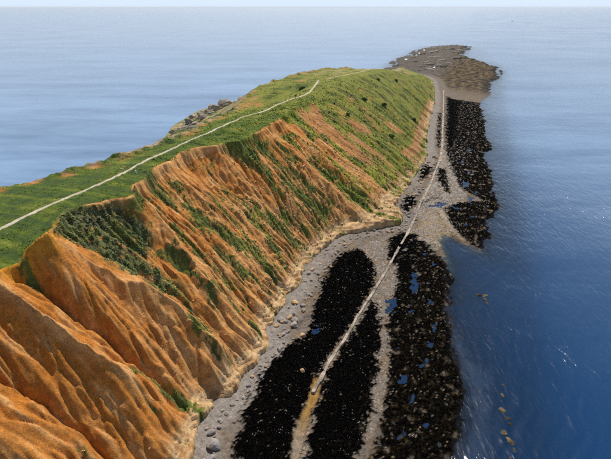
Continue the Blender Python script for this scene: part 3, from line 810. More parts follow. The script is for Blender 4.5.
swell = np.sin(2 * np.pi * (wb - 0.12 * A3) / 4.1) * (0.5 + 0.8 * noise(A3 / 11, B3 / 7, 123)) + 0.6 * np.sin(2 * np.pi * (wb - 0.3 * A3) / 2.6 + 2) * (0.5 + 0.8 * noise(A3 / 7, B3 / 5, 124))
crest = np.sign(swell) * np.abs(swell) ** 1.2
Z3 = 0.07 * crest * fade * sstep(0.1, 1.6, DEP) + 0.03 * fbm(A3 / 2, B3 / 1.3, 2, 125) * fade
me = grid_mesh('sea', X3, Y3, Z3); smooth(me); set_float(me, OP, 'opacity'); set_float(me, np.maximum(sstep(0, -190, B3 - 0.03 * A3) * 0.95, np.maximum(sstep(110, 460, A3 + 1.2 * B3), 0) * 0.85), 'sheen_paint'); set_float(me, lerp(0.8, 1.45, sstep(-160, 20, B3 + 0.02 * A3)) * lerp(0.42, 1.0, sstep(90, 240, A3 + 0.5 * B3)), 'chop')  # second attribute: amount of sky reflection painted into the colour, rising north and offshore

t = NT('sea_water'); p = t.pos()
mapn = t.add('ShaderNodeMapping'); mapn.inputs['Rotation'].default_value = (0, 0, math.radians(-14)); mapn.inputs['Scale'].default_value = (1, 0.33, 1)
t.l.new(p, mapn.inputs[0]); pm = mapn.outputs[0]
big = t.noise(p, 0.006, 4, 0.55)                                 # slicks and gusts
mp2 = t.add('ShaderNodeMapping'); mp2.inputs['Rotation'].default_value = (0, 0, math.radians(8)); mp2.inputs['Scale'].default_value = (0.30, 1, 1)
t.l.new(p, mp2.inputs[0])
lanes = t.noise(mp2.outputs[0], 0.016, 9, 0.72)
gust = t.ramp(t.math('ADD', t.math('MULTIPLY', big, 0.5), t.math('MULTIPLY', lanes, 0.5)), [(0.43, 0.12), (0.57, 1.0)])
w1 = t.math('SUBTRACT', 1.0, t.math('ABSOLUTE', t.math('SUBTRACT', t.math('MULTIPLY', t.noise(pm, 0.36, 2, 0.5), 4.0), 2.0))); w2 = t.noise(pm, 0.5, 5, 0.62); w3 = t.noise(p, 0.16, 3, 0.5)
hgt = t.math('ADD', t.math('ADD', t.math('MULTIPLY', w1, 0.42), t.math('MULTIPLY', w2, 0.60)), t.math('MULTIPLY', w3, 0.9))
bmp = t.add('ShaderNodeBump'); bmp.inputs['Distance'].default_value = 0.55
t.l.new(hgt, bmp.inputs['Height']); t.l.new(t.math('MULTIPLY', gust, t.attr('chop').outputs['Fac']), bmp.inputs['Strength'])
gl = t.add('ShaderNodeBsdfGlossy'); gl.inputs['Roughness'].default_value = 0.14
sheen_col = t.mix(t.math('MULTIPLY', t.attr('sheen_paint').outputs['Fac'], t.ramp(lanes, [(0.36, 0.50), (0.62, 1.15)]), True), (0.006, 0.034, 0.098), (0.165, 0.260, 0.400))  # reflected sky painted into the diffuse colour as a paler blue, streaked by lanes
df = t.add('ShaderNodeBsdfDiffuse'); t.l.new(sheen_col, df.inputs['Color']); df.inputs['Color'].default_value = (0.010, 0.046, 0.130, 1)
tr = t.add('ShaderNodeBsdfTransparent'); tr.inputs['Color'].default_value = (0.55, 0.72, 0.85, 1)
fr = t.add('ShaderNodeFresnel'); fr.inputs['IOR'].default_value = 1.34
for nd in (gl, fr): t.l.new(bmp.outputs[0], nd.inputs['Normal'])
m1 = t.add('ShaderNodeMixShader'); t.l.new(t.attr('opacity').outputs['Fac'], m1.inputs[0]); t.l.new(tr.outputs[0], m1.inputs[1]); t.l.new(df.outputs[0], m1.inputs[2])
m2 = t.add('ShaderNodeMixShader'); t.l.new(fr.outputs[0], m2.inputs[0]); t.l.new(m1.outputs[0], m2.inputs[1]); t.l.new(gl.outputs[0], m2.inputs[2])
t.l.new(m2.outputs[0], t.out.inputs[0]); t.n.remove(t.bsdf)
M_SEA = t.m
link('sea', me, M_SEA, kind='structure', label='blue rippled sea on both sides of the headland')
print('sea', len(me.polygons), time.time() - T0)

# ------------------------------------------------------------------ helpers for things
def head_xyz(a, b, dz=0.0):
    a = np.atleast_1d(np.asarray(a, float)); b = np.atleast_1d(np.asarray(b, float))
    x, y = ab2xy(a, b)
    return np.stack([x, y, headland(a, b) + dz], -1)
def beach_xyz(a, b, dz=0.0):
    a = np.atleast_1d(np.asarray(a, float)); b = np.atleast_1d(np.asarray(b, float))
    x, y = ab2xy(a, b)
    return np.stack([x, y, beach(a, b) + dz], -1)

def rock_mesh(name, seed, sub=2, cuts=9, rough=0.10, squash=0.75, lump=0.25):
    """angular stone: an icosphere bulged by noise and planed flat on several sides; base at z = 0, about 1 across"""
    r = np.random.default_rng(seed)
    bm = bmesh.new(); bmesh.ops.create_icosphere(bm, subdivisions=sub, radius=1.0)
    co = np.array([v.co[:] for v in bm.verts])
    n = noise(co[:, 0] * 1.3 + seed, co[:, 1] * 1.3 + co[:, 2], seed) + 0.5 * noise(co[:, 0] * 2.7 + co[:, 2], co[:, 1] * 2.7 + seed, seed + 5)
    co = co * (1 + lump * n)[:, None]
    for k in range(cuts):
        d = r.normal(size=3); d /= np.linalg.norm(d)
        off = r.uniform(0.55, 0.85)
        h = co @ d - off
        co = co - np.outer(np.maximum(h, 0) * 0.9, d)
    co = co * (1 + rough * noise(co[:, 0] * 6 + seed, co[:, 1] * 6 + co[:, 2] * 3, seed + 9))[:, None]
    co *= np.array([0.55 * r.uniform(0.85, 1.2), 0.55 * r.uniform(0.75, 1.0), 0.5 * squash])
    co[:, 2] -= co[:, 2].min() * 0.72
    for v, c in zip(bm.verts, co): v.co = c
    me = bpy.data.meshes.new(name); bm.to_mesh(me); bm.free()
    return me

def ledge_mesh(name, seed, layers=3):
    """bedded outcrop: a stack of irregular slabs, each stepped back and broken at the edges"""
    r = np.random.default_rng(seed)
    bm = bmesh.new(); z = -0.25; n = 18
    ph = r.uniform(0, 6.28)
    base = 1 + 0.16 * np.sin(2 * np.linspace(0, 2 * PI, n, endpoint=False) + ph) + r.uniform(-0.16, 0.16, n)
    off = np.zeros(2)
    for k in range(layers):
        th = r.uniform(0.22, 0.4)
        rad = base * (1 - 0.16 * k) + r.uniform(-0.09, 0.09, n)
        ring = []
        for zz, sc in ((z, 1.0), (z + th * 0.8, 0.97), (z + th, 0.88)):
            vs = []
            for i in range(n):
                an = 2 * PI * i / n
                vs.append(bm.verts.new((off[0] + 0.5 * rad[i] * sc * math.cos(an), off[1] + 0.5 * rad[i] * sc * math.sin(an), zz + r.uniform(-0.03, 0.03))))
            ring.append(vs)
        for q in range(2):
            for i in range(n):
                bm.faces.new((ring[q][i], ring[q][(i + 1) % n], ring[q + 1][(i + 1) % n], ring[q + 1][i]))
        ctr = bm.verts.new((off[0] + r.uniform(-.05, .05), off[1] + r.uniform(-.05, .05), z + th + r.uniform(0.0, 0.08)))
        for i in range(n):
            bm.faces.new((ring[2][i], ring[2][(i + 1) % n], ctr))
        z += th * 0.9; off = off + r.uniform(-0.10, 0.10, 2)
    me = bpy.data.meshes.new(name); bm.to_mesh(me); bm.free()
    return me

def ribbon(pts, width, zfun, step=0.8, ragged=0.25, seed=0, across=7, crown=0.0):
    """strip draped along a line of (a, b) points"""
    pts = np.array(pts, float)
    seg = np.r_[0, np.cumsum(np.hypot(*np.diff(pts, axis=0).T))]
    n = max(3, int(seg[-1] / step))
    s_ = np.linspace(0, seg[-1], n)
    ca = np.interp(s_, seg, pts[:, 0]); cb = np.interp(s_, seg, pts[:, 1])
    k = np.ones(7) / 7
    ca[3:-3] = np.convolve(ca, k, 'valid'); cb[3:-3] = np.convolve(cb, k, 'valid')
    cb = cb + 0.25 * noise(s_ / 9, s_ * 0 + seed, 131)
    ta = np.gradient(ca); tb_ = np.gradient(cb); ln = np.hypot(ta, tb_); ta /= ln; tb_ /= ln
    v = np.linspace(-1, 1, across)
    wl_ = width * 0.5 * (1 + ragged * (noise(s_ / 2.2, s_ * 0 + 1.5 + seed, 132) + 0.6 * noise(s_ / 0.8, s_ * 0 + seed, 134)))
    wr_ = width * 0.5 * (1 + ragged * (noise(s_ / 2.2, s_ * 0 + 7.5 + seed, 133) + 0.6 * noise(s_ / 0.8, s_ * 0 + seed, 135)))
    W = np.where(v[None, :] < 0, wl_[:, None], wr_[:, None]) * v[None, :]
    AA = ca[:, None] - tb_[:, None] * W * -1.0; BB = cb[:, None] + ta[:, None] * W
    XX, YY = ab2xy(AA, BB)
    ZZ = zfun(AA, BB)
    # ground tucks over the edges
    edge = np.abs(v)[None, :] ** 6
    return XX, YY, ZZ - 0.10 * edge + crown * (1 - v[None, :] ** 2)

def ribbon_mesh(name, *a, **k):
    X_, Y_, Z_ = ribbon(*a, **k)
    me = grid_mesh(name, X_, Y_, Z_); smooth(me); return me

# ------------------------------------------------------------------ footpaths on the headland
hz = lambda a, b: headland(a, b) + 0.07
link('footpath', ribbon_mesh('footpath', [(-200, -87.2), (0, -87.2), (55.9, -87.2), (77, -87.2), (91.3, -87.2), (110.5, -88.4), (135, -89.6), (168.5, -91)], 1.15, hz, seed=1, ragged=0.55), M_PATH,
     kind='structure', label='pale trodden footpath along the grassy top of the headland')
link('footpath', ribbon_mesh('footpath', [(180, -88.6), (200, -88.7), (217.6, -88.7), (231, -85.6), (241, -86.2), (265.4, -91.8), (283, -95.5)], 1.35, lambda a, b: headland(a, b) + 0.16, seed=2), M_PATH,
     kind='structure', label='farther stretch of pale footpath bending up to the grassy crest')
link('footpath', ribbon_mesh('footpath', [(167, -91), (172, -90.4), (181, -88.6)], 1.0, lambda a, b: headland(a, b) + 0.12, seed=5, ragged=0.6), flat_material('worn_turf_track', (0.30, 0.26, 0.15), 1.6, 0.35),
     kind='structure', label='worn grassy link between the two pale stretches of footpath')
link('footpath', ribbon_mesh('footpath', [(290, -94), (300, -91.5), (317, -87.6), (345, -85), (372, -82.5)], 2.4, lambda a, b: headland(a, b) + 0.12, seed=3, ragged=0.5), flat_material('dry_grass_track', (0.27, 0.22, 0.10), 1.2, 0.3),
     kind='structure', label='faint dry track along the far crest of the headland')

# ------------------------------------------------------------------ concrete causeway on the foreshore, in slabs
def causeway(label, pts, width, length, seed):
    pts = np.array(pts, float)
    seg = np.r_[0, np.cumsum(np.hypot(*np.diff(pts, axis=0).T))]
    n = max(2, int(round(seg[-1] / length)))
    r = np.random.default_rng(seed)
    root = None
    xs = []
    for i in range(n):
        s0, s1 = seg[-1] * i / n, seg[-1] * (i + 1) / n
        a0, b0_ = np.interp(s0, seg, pts[:, 0]), np.interp(s0, seg, pts[:, 1]); a1, b1_ = np.interp(s1, seg, pts[:, 0]), np.interp(s1, seg, pts[:, 1])
        xs.append((a0, b0_, a1, b1_))
    P0 = beach_xyz([q[0] for q in xs] + [xs[-1][2]], [q[1] for q in xs] + [xs[-1][3]])
    zc = np.convolve(np.pad(P0[:, 2], 2, mode='edge'), np.ones(5) / 5, 'valid') + 0.32
    root = link('causeway', None, label=label, category='causeway', group='pale concrete causeway along the foreshore')
    root.location = tuple(P0[0])
    for i in range(n):
        p, q = P0[i].copy(), P0[i + 1].copy(); p[2] = zc[i]; q[2] = zc[i + 1]
        d = q - p; L_ = np.linalg.norm(d[:2]); u = d / L_; side = np.array([u[1], -u[0], 0])
        w = width * 0.5 * r.uniform(0.7, 1.12)
        side = side + u * r.uniform(-0.12, 0.12); off_ = side * r.uniform(-0.08, 0.08); p = p + off_; q = q + off_
        p = p + u * 0.04; q = q - u * 0.04
        jz = r.uniform(-0.05, 0.05)
        bm = bmesh.new(); top = []; bot = []
        m = 4
        for e in (-1, 1):
            for k in range(m + 1):
                f = k / m if e < 0 else 1 - k / m
                c = p + (q - p) * f + side * e * w * (1 + r.uniform(-0.24, 0.14))
                c[2] += jz + r.uniform(-0.02, 0.02)
                c = c - P0[0]
                top.append(bm.verts.new(c)); bot.append(bm.verts.new((c[0] + side[0] * e * 0.12, c[1] + side[1] * e * 0.12, c[2] - 0.75)))
        bm.faces.new(top)
        for k in range(len(top)):
            bm.faces.new((top[k], bot[k], bot[(k + 1) % len(top)], top[(k + 1) % len(top)]))
        bmesh.ops.recalc_face_normals(bm, faces=bm.faces)
        me = bpy.data.meshes.new('slab'); bm.to_mesh(me); bm.free()
        link('slab', me, M_CAUSE, root)
causeway('near stretch of pale concrete causeway between two black seaweed beds', [(70.2, -24.1), (76.8, -23.7), (81.5, -23.7), (90.6, -22.4), (103.3, -21.6), (111.5, -20.6), (127.6, -19.3)], 0.85, 3.6, 1)
causeway('middle stretch of pale concrete causeway rising past the sandstone nose', [(127.8, -19.2), (137.9, -18.5), (148.3, -17.8), (161.9, -16.6), (179.4, -15.9), (188.6, -15.9), (198.5, -15.2)], 0.95, 4.5, 2)
causeway('short broken stretch of causeway crossing the shingle neck', [(199, -15.1), (214.2, -14.3), (231.3, -14.2), (254, -13.7)], 0.85, 5.0, 3)
causeway('far straight stretch of causeway along the inner edge of the seaweed', [(255, -13.6), (279.8, -14.5), (331.4, -18.6), (382.5, -22.7), (450.2, -28.2), (500, -32.5)], 1.35, 7.0, 4)

# ------------------------------------------------------------------ tide pools
M_POOL = M_SEA.copy(); M_POOL.name = 'pool_water'
for nd in M_POOL.node_tree.nodes:
    if nd.type == 'BSDF_DIFFUSE':
        for l_ in list(nd.inputs['Color'].links): M_POOL.node_tree.links.remove(l_)
        nd.inputs['Color'].default_value = (0.006, 0.028, 0.080, 1)
    if nd.type == 'BSDF_GLOSSY': nd.inputs['Roughness'].default_value = 0.04
for k, (p, zp) in enumerate(zip(POOLS, POOL_Z)):
    pa = np.array(p); lo = pa.min(0) - 1.6; hi = pa.max(0) + 1.6
    ga, gb = np.meshgrid(spaced(lo[0], hi[0], 0.22 if lo[0] < 160 else 0.4), spaced(lo[1], hi[1], 0.2), indexing='ij')
    dp = zp - (beach(ga, gb) + 0.0)
    xx, yy = ab2xy(ga, gb)
    me = grid_mesh('tide_pool', xx, yy, np.full(ga.shape, zp))
    set_float(me, 1 - np.exp(-5.0 * np.maximum(dp, 0)), 'opacity'); set_float(me, np.zeros(ga.shape), 'sheen_paint'); set_float(me, np.full(ga.shape, 0.12), 'chop')
    bm = bmesh.new(); bm.from_mesh(me); dpv = dp.ravel(); bm.verts.ensure_lookup_table()
    bmesh.ops.delete(bm, geom=[f for f in bm.faces if max(dpv[v.index] for v in f.verts) < -0.02], context='FACES')
    bm.to_mesh(me); bm.free()
    if len(me.polygons):
        link('tide_pool', me, M_POOL, kind='structure', label='blue tide pool in a hollow of the weedy foreshore')

# ------------------------------------------------------------------ boulders
RK_G = [rock_mesh('boulder', 100 + i, 2, 10, 0.08, rnd.uniform(0.7, 1.0)) for i in range(7)]
for m_ in RK_G: m_.materials.append(M_GREY)
RK_T = [rock_mesh('boulder', 200 + i, 2, 10, 0.10, rnd.uniform(0.7, 1.0)) for i in range(6)]
for m_ in RK_T: m_.materials.append(M_TAN)
def foot_b(a): return np.interp(a, _AA, _COL[8])
def boulder(a, b, size, mesh, label, group=None):
    p = beach_xyz(a, b)[0]
    o = link('boulder', mesh, None, label=label, category='boulder')
    if group: o['group'] = group
    o.location = (p[0], p[1], p[2] - 0.12 * size)
    o.rotation_euler = (rnd.uniform(-.25, .25), rnd.uniform(-.25, .25), rnd.uniform(0, 6.28))
    o.scale = (size, size, size * rnd.uniform(0.75, 1.1))
    return o
# large ones that stand out
boulder(50.5, -38.0, 3.0, RK_G[0], 'largest rounded grey boulder at the lower end of the shingle strip')
boulder(47.8, -36.6, 2.0, RK_G[1], 'second grey boulder just below the largest one on the near shingle')
boulder(53.0, -39.8, 1.7, RK_G[2], 'grey boulder wedged under the cliff above the largest near boulder')
boulder(100.5, -40.6, 2.3, RK_T[0], 'pale tan block fallen at the cliff foot above the boulder heap')
boulder(88.5, -33.4, 1.6, RK_T[1], 'pale tan stone alone beside the dark tide pool on the shingle')
boulder(75.3, -28.6, 1.5, RK_T[2], 'pale stone standing alone in the inner black seaweed')
def zone(n, a0, a1, d0, d1, s0, s1, label, group, tan=0.15):
    for k in range(n):
        a = rnd.uniform(a0, a1); b = foot_b(a) + rnd.uniform(d0, d1) ** 1.0
        s_ = s0 + (s1 - s0) * rnd.random() ** 2.2
        tn = rnd.random() < tan
        big_ = s_ > s0 + 0.45 * (s1 - s0); closeb = b - foot_b(a) < d0 + 0.4 * (d1 - d0); half = a < (a0 + a1) / 2
        lab = ('large ' if big_ else 'small ') + ('tan' if tn else 'grey') + ' boulder ' + label + (', hard against the cliff' if closeb else ', out from the cliff') + (', nearer half' if half else ', farther half')
        boulder(a, b, s_, rnd.choice(RK_T if tn else RK_G), lab, group)
zone(22, 84, 100, 1.0, 6.5, 1.0, 2.6, 'in the heap beside the inner seaweed', 'heap of boulders at the cliff foot')
zone(20, 45, 66, 0.8, 4.0, 0.6, 1.4, 'on the near shingle strip', 'boulders on the near shingle strip')
zone(18, 66, 85, 0.8, 4.0, 0.6, 1.3, 'on the narrow shingle', 'boulders on the narrow shingle')
zone(55, 100, 142, 0.8, 6.5, 0.7, 1.7, 'in the middle rubble band', 'rubble along the middle cliff foot', 0.2)
zone(45, 142, 172, 0.8, 6.0, 0.7, 1.6, 'under the sandstone nose', 'rubble under the sandstone nose', 0.2)
zone(40, 173, 203, 1.0, 7.5, 0.8, 1.9, 'behind the sandstone nose', 'boulders behind the sandstone nose', 0.1)
zone(40, 203, 262, 1.0, 7.0, 0.9, 2.2, 'under the far grassy slope', 'boulders under the far slope', 0.35)

# ------------------------------------------------------------------ rocks standing in the water
def sea_rock(name, label, spots, seed, mat, group=None):
    """one rock of several fused knobs: (a, b, length, width, height, turn)"""
    bm = bmesh.new()
    a0, b0_ = spots[0][0], spots[0][1]
    x0, y0 = ab2xy(a0, b0_)
    for k, (a, b, l_, w_, h_, rz) in enumerate(spots):
        m_ = rock_mesh('tmp', seed + k, 3, 12, 0.16, 1.0, 0.35)
        x, y = ab2xy(a, b)
        tb2 = bmesh.new(); tb2.from_mesh(m_)
        for v in tb2.verts:
            px_, py_ = v.co.x * w_, v.co.y * l_
            v.co = (x - x0 + px_ * math.cos(rz) - py_ * math.sin(rz), y - y0 + px_ * math.sin(rz) + py_ * math.cos(rz), v.co.z * h_ * 0.85 - 0.42)
        tb2.to_mesh(m_); tb2.free(); bm.from_mesh(m_); bpy.data.meshes.remove(m_)
    me = bpy.data.meshes.new(name); bm.to_mesh(me); bm.free()
    o = link(name, me, mat, label=label, category='rock')
    o.location = (x0, y0, 0.0)
    if group: o['group'] = group
    return o
sea_rock('sea_rock', 'brown forked rock standing alone in the blue water off the seaweed', [(127.2, 10.3, 1.5, 2.4, 1.0, 0.2), (127.6, 12.0, 1.6, 2.0, 1.2, 0.6), (125.4, 12.1, 2.6, 1.5, 1.0, 0.25), (123.8, 12.6, 1.6, 1.1, 0.8, 0.2)], 301, M_REEF)
sea_rock('reef_rock', 'small pale tip of the near reef, farthest of its row', [(90.4, 16.4, 1.3, 1.0, 0.9, 0.3)], 321, M_REEF, 'reef rocks in a row off the near shore')
sea_rock('reef_rock', 'narrow brown reef rock second from the far end of the row', [(86.8, 16.2, 1.8, 0.9, 0.9, 0.1), (84.9, 16.1, 1.0, 0.7, 0.7, 0.1)], 331, M_REEF, 'reef rocks in a row off the near shore')
sea_rock('reef_rock', 'broad tan reef rock in the middle of the row', [(82.2, 16.0, 2.2, 1.6, 1.1, 0.3), (80.4, 17.1, 2.0, 1.4, 0.9, 0.5), (79.0, 17.6, 1.2, 1.1, 0.8, 0.5)], 341, M_REEF, 'reef rocks in a row off the near shore')
sea_rock('reef_rock', 'longest tan reef rock nearest the bottom of the row', [(76.0, 16.4, 2.2, 1.6, 1.1, 0.4), (74.2, 17.4, 2.4, 1.5, 1.0, 0.5), (72.4, 18.2, 1.6, 1.1, 0.8, 0.4)], 351, M_REEF, 'reef rocks in a row off the near shore')
sea_rock('reef_rock', 'small pale reef stone at the near end of the row', [(70.3, 17.3, 1.0, 1.2, 0.8, 0.9)], 361, M_REEF, 'reef rocks in a row off the near shore')

# ------------------------------------------------------------------ ledges at the tip and rocks under the north cliff
LEDGES = [ledge_mesh('rock_ledge', 400 + i, 3) for i in range(6)]
for m_ in LEDGES: m_.materials.append(M_LEDGE)
tip_spots = [(852, -115, 7), (910, -120, 7), (827, -110, 9), (760, -94, 11), (896, -104, 11), (1036, -103, 25), (1082, -89, 22), (943, -91, 27), (848, -77, 27), (787, -62, 16), (725, -73, 21), (696, -81, 14),
             (649, -80, 11), (666, -64, 16), (907, -73, 22), (1022, -70, 24), (956, -55, 19), (747, -51, 21), (827, -41, 20), (704, -58, 20), (711, -41, 17), (764, -82, 13), (1019, -44, 24), (1074, -35, 17)]
ORD = ['nearest', 'second', 'third', 'fourth', 'fifth', 'sixth', 'seventh', 'eighth', 'ninth', 'tenth', 'eleventh', 'twelfth', 'thirteenth', 'fourteenth', 'fifteenth', 'sixteenth', 'seventeenth', 'eighteenth', 'nineteenth', 'twentieth', 'twenty-first', 'twenty-second', 'twenty-third', 'twenty-fourth']
def nth(k): return 'nearest' if k == 0 else ORD[k] + ' nearest'
count = {}
for k, (a, b, w) in enumerate(sorted(tip_spots)):
    p = beach_xyz(a, b)[0]
    if b < -90 and a < 920: lab, grp = 'dark low ledge lying in the water on the seaward side of the tip', 'ledges off the tip'
    elif a > 900: lab, grp = 'broken rock ledge near the outermost end of the rocky tip', 'outermost ledges of the tip'
    else: lab, grp = 'grey bedded ledge on the rocky tip just beyond the grassy headland', 'ledges beyond the headland'
    lab = lab + ', ' + nth(count.get(grp, 0)); count[grp] = count.get(grp, 0) + 1
    o = link('rock_ledge', LEDGES[k % 6], None, label=lab, category='rock ledge', group=grp)
    o.location = (p[0], p[1], max(p[2], -0.2) - 0.2)
    o.rotation_euler = (rnd.uniform(-.05, .05), rnd.uniform(-.09, .02), rnd.uniform(-0.4, 0.4))
    h_ = rnd.uniform(2.0, 3.6) * (0.7 if w < 12 else 1)
    o.scale = (w * 1.15, w * rnd.uniform(0.55, 1.2), h_)

CRAGS = [ledge_mesh('crag', 450 + i, 4) for i in range(4)] + [rock_mesh('crag', 470 + i, 3, 16, 0.14, 1.1, 0.3) for i in range(4)]
for m_ in CRAGS: m_.materials.append(M_NROCK)
north = [(252, -186, 6.1), (267, -193, 5.7), (261, -184, 6.2), (278, -192, 5.8), (264, -178, 5.6), (288, -191, 6.7), (276, -180, 6.5), (308, -197, 7.9), (291, -183, 6.7), (320, -196, 8.1), (305, -184, 7.0), (333, -195, 7.5),
         (320, -184, 6.4), (346, -195, 6.9), (360, -197, 7.1), (369, -198, 6.3), (231, -179, 3.8), (240, -181, 4.6), (313, -205, 5.6), (337, -209, 6.0), (287, -202, 4.5), (250, -183, 4.7), (298, -203, 5.4)] + [(244, -178, 3.4), (256, -179, 3.2), (270, -186, 3.8), (283, -186, 3.6), (297, -189, 4.0), (312, -190, 4.2), (327, -189, 4.0), (340, -188, 3.8), (353, -190, 4.0), (264, -188, 3.0), (300, -196, 3.2), (325, -202, 3.6), (235, -175, 2.6), (226, -172, 2.4)]
for k, (a, b, w) in enumerate(sorted(north)):
    p = head_xyz(a, b)[0]
    lab = ('pale crag at the near end of the rocks below the north cliff' if a < 262 else 'tan and grey crag in the middle of the rocks below the north cliff' if a < 310 else 'weathered crag at the far end of the rocks below the north cliff')
    grp = 'crags ' + lab[:9]; lab = lab.replace(' at the near end of the rocks', ' in the near rocks').replace(' at the far end of the rocks', ' in the far rocks').replace(' in the middle of the rocks', ' in the middle rocks') + ', ' + nth(count.get(grp, 0)); count[grp] = count.get(grp, 0) + 1
    o = link('crag', CRAGS[k % 8], None, label=lab, category='rock', group='crags below the north cliff ' + ('near end' if a < 262 else 'middle' if a < 310 else 'far end'))
    o.location = (p[0], p[1], max(p[2], -0.3) - 0.5)
    o.rotation_euler = (rnd.uniform(-.12, .12), rnd.uniform(-.15, .15), rnd.uniform(0, 6.28))
    o.scale = (w * 1.3, w * rnd.uniform(0.9, 1.4), w * (rnd.uniform(0.35, 0.5) if k % 8 < 4 else rnd.uniform(0.7, 1.0)))

# ------------------------------------------------------------------ loose stones: far too many to count
def scatter_stones(name, label, P, S, colr, flat=0.65):
    n = len(P)
    base = np.array([(1, 0, 0), (0.3, 0.95, 0), (-0.8, 0.6, 0), (-0.8, -0.6, 0), (0.3, -0.95, 0), (0.1, 0.05, 0.9)])
    fc = np.array([(0, 1, 5), (1, 2, 5), (2, 3, 5), (3, 4, 5), (4, 0, 5)])
    an = rng.uniform(0, 2 * PI, n); ca, sa = np.cos(an), np.sin(an)
    jit = base[None] * (1 + rng.uniform(-0.35, 0.35, (n, 6, 3)))
    jit[:, 5, :2] += rng.uniform(-0.3, 0.3, (n, 2))
    vx = jit[..., 0] * ca[:, None] - jit[..., 1] * sa[:, None]; vy = jit[..., 0] * sa[:, None] + jit[..., 1] * ca[:, None]
    V = np.stack([vx * S[:, None] + P[:, 0:1], vy * S[:, None] + P[:, 1:2], jit[..., 2] * S[:, None] * flat + P[:, 2:3] - 0.04], -1)
    F = (np.arange(n) * 6)[:, None, None] + fc[None]
    me = raw_mesh(name, V.reshape(-1, 3), F.reshape(-1, 3))
    set_col(me, np.repeat(colr[:, None, :], 6, 1).reshape(-1, 3))
    return link(name, me, M_STONE, kind='stuff', label=label)
na_, nb_ = 60000, 0
aa = 44 * np.exp(rng.uniform(0, math.log(300 / 44), na_)); bb = foot_b(aa) + rng.uniform(0.3, 1.0, na_) * (np.interp(aa, [40, 140, 160, 300], [30, 34, 26, 26]))
sd = shore_d(aa, bb)
ii = np.searchsorted(av2, aa); jj = np.clip(((bb - np.interp(aa, av2, b0)) / (np.interp(aa, av2, b1) - np.interp(aa, av2, b0))), 0, 1); jj = np.searchsorted(vv, jj)
wgt = wd[np.clip(ii, 0, len(av2) - 1), np.clip(jj, 0, len(vv) - 1)]
keep = (sd > 0.5) & (seg_dist(aa, bb, [(76, -24.4), (67.6, -23.6), (59.0, -23.2), (40, -21.5)]) > 1.3) & (rng.random(na_) < np.where(wgt > 0.4, 0.05 + 0.25 * (noise(aa / 4, bb / 3, 141) > 0.3), 0.5))
aa, bb, wgt = aa[keep], bb[keep], wgt[keep]
P = beach_xyz(aa, bb); P[:, 2] += 0.12 * wgt
S = (0.10 + 0.30 * rng.random(len(aa)) ** 3) * np.clip(aa / 90, 1.0, 2.6) * np.where(wgt > 0.4, 0.55, 0.9)
tone = rng.uniform(0.3, 1.05, len(aa))[:, None]
hue = rng.random(len(aa))[:, None]
cs = 0.85 * (stack(0.20, 0.18, 0.165)[None] * hue + stack(0.25, 0.18, 0.11)[None] * (1 - hue)) * tone
cs = cs * np.where(wgt > 0.4, 0.4, 1.0)[:, None]
scatter_stones('shingle', 'loose pebbles and cobbles strewn over the foreshore', P, S, cs)

# clods of clay on the slope
i = rng.integers(np.searchsorted(av, 22), np.searchsorted(av, 230), 60000); j = rng.integers(np.searchsorted(bv, -86), np.searchsorted(bv, -24), 60000)
tt = T[i, j]
k = (VEGMAP[i, j] < 0.4) & (tt > 0.03) & (tt < 1.25) & (rng.random(60000) < np.interp(tt, [0, .3, .8, 1.1], [.1, .2, .6, .9]) * np.interp(av[i], [20, 70, 95], [.08, .15, .7]))
i, j = i[k], j[k]
a = av[i] + rng.random(len(i)) * 0.3; b = bv[j] + rng.random(len(i)) * 0.25
S = (0.07 + 0.26 * rng.random(len(i)) ** 4) * np.clip(a / 100, 0.9, 1.8)
scatter_stones('clods', 'clods and stones of crumbled clay lying on the bare slope', head_xyz(a, b), S, HEADCOL[i, j] * rng.uniform(0.35, 0.85, len(i))[:, None], 0.7)

# ------------------------------------------------------------------ grass and scrub
def scatter_tufts(name, label, P, H, Wd, colr, blades=3, lean=0.5, mat=M_LEAF):
    n = len(P)
    V = np.zeros((n, blades, 3, 3))
    for k in range(blades):
        an = rng.uniform(0, 2 * PI, n); d = np.stack([np.cos(an), np.sin(an), np.zeros(n)], -1); sdv = np.stack([-np.sin(an), np.cos(an), np.zeros(n)], -1)
        o = d * (rng.uniform(0, 0.4, n) * Wd)[:, None]
        V[:, k, 0] = P + o - sdv * (0.5 * Wd)[:, None]; V[:, k, 1] = P + o + sdv * (0.5 * Wd)[:, None]
        V[:, k, 2] = P + o + d * (lean * H * rng.uniform(0.2, 1.4, n))[:, None]
        V[:, k, 2, 2] += H * rng.uniform(0.6, 1.2, n)
    F = np.arange(n * blades * 3).reshape(-1, 3)
    me = raw_mesh(name, V.reshape(-1, 3), F)
    cc = colr[:, None, None, :] * rng.uniform(0.7, 1.35, (n, blades, 1, 1)) * np.ones((1, 1, 3, 1))
    set_col(me, cc.reshape(-1, 3))
    return link(name, me, mat, kind='stuff', label=label)

def pick(n, amin, amax, extra=None):
    i = rng.integers(np.searchsorted(av, amin), np.searchsorted(av, amax) - 1, n); j = rng.integers(52, len(bv) - 30, n)
    w = VEGMAP[i, j]
    if extra is not None: w = w * extra[i, j]
    k = rng.random(n) < w
    i, j = i[k], j[k]
    da = (av[np.minimum(i + 1, len(av) - 1)] - av[i]); db = (bv[np.minimum(j + 1, len(bv) - 1)] - bv[j])
    a = av[i] + rng.random(len(i)) * da; b = bv[j] + rng.random(len(j)) * db
    return a, b, i, j
onpath = lambda a, b: seg_dist(a, b, [(0, -87.2), (91.3, -87.2), (110.5, -88.4), (135, -89.6), (168.5, -91), (181, -88.6), (217.6, -88.7), (231, -85.6), (241, -86.2), (265.4, -91.8), (283, -95.5)]) > 1.15
a, b, i, j = pick(150000, 12, 330)
k = rng.random(len(a)) < np.interp(a, [0, 150, 220, 320], [1, .9, .45, .15]); a, b, i, j = a[k], b[k], i[k], j[k]
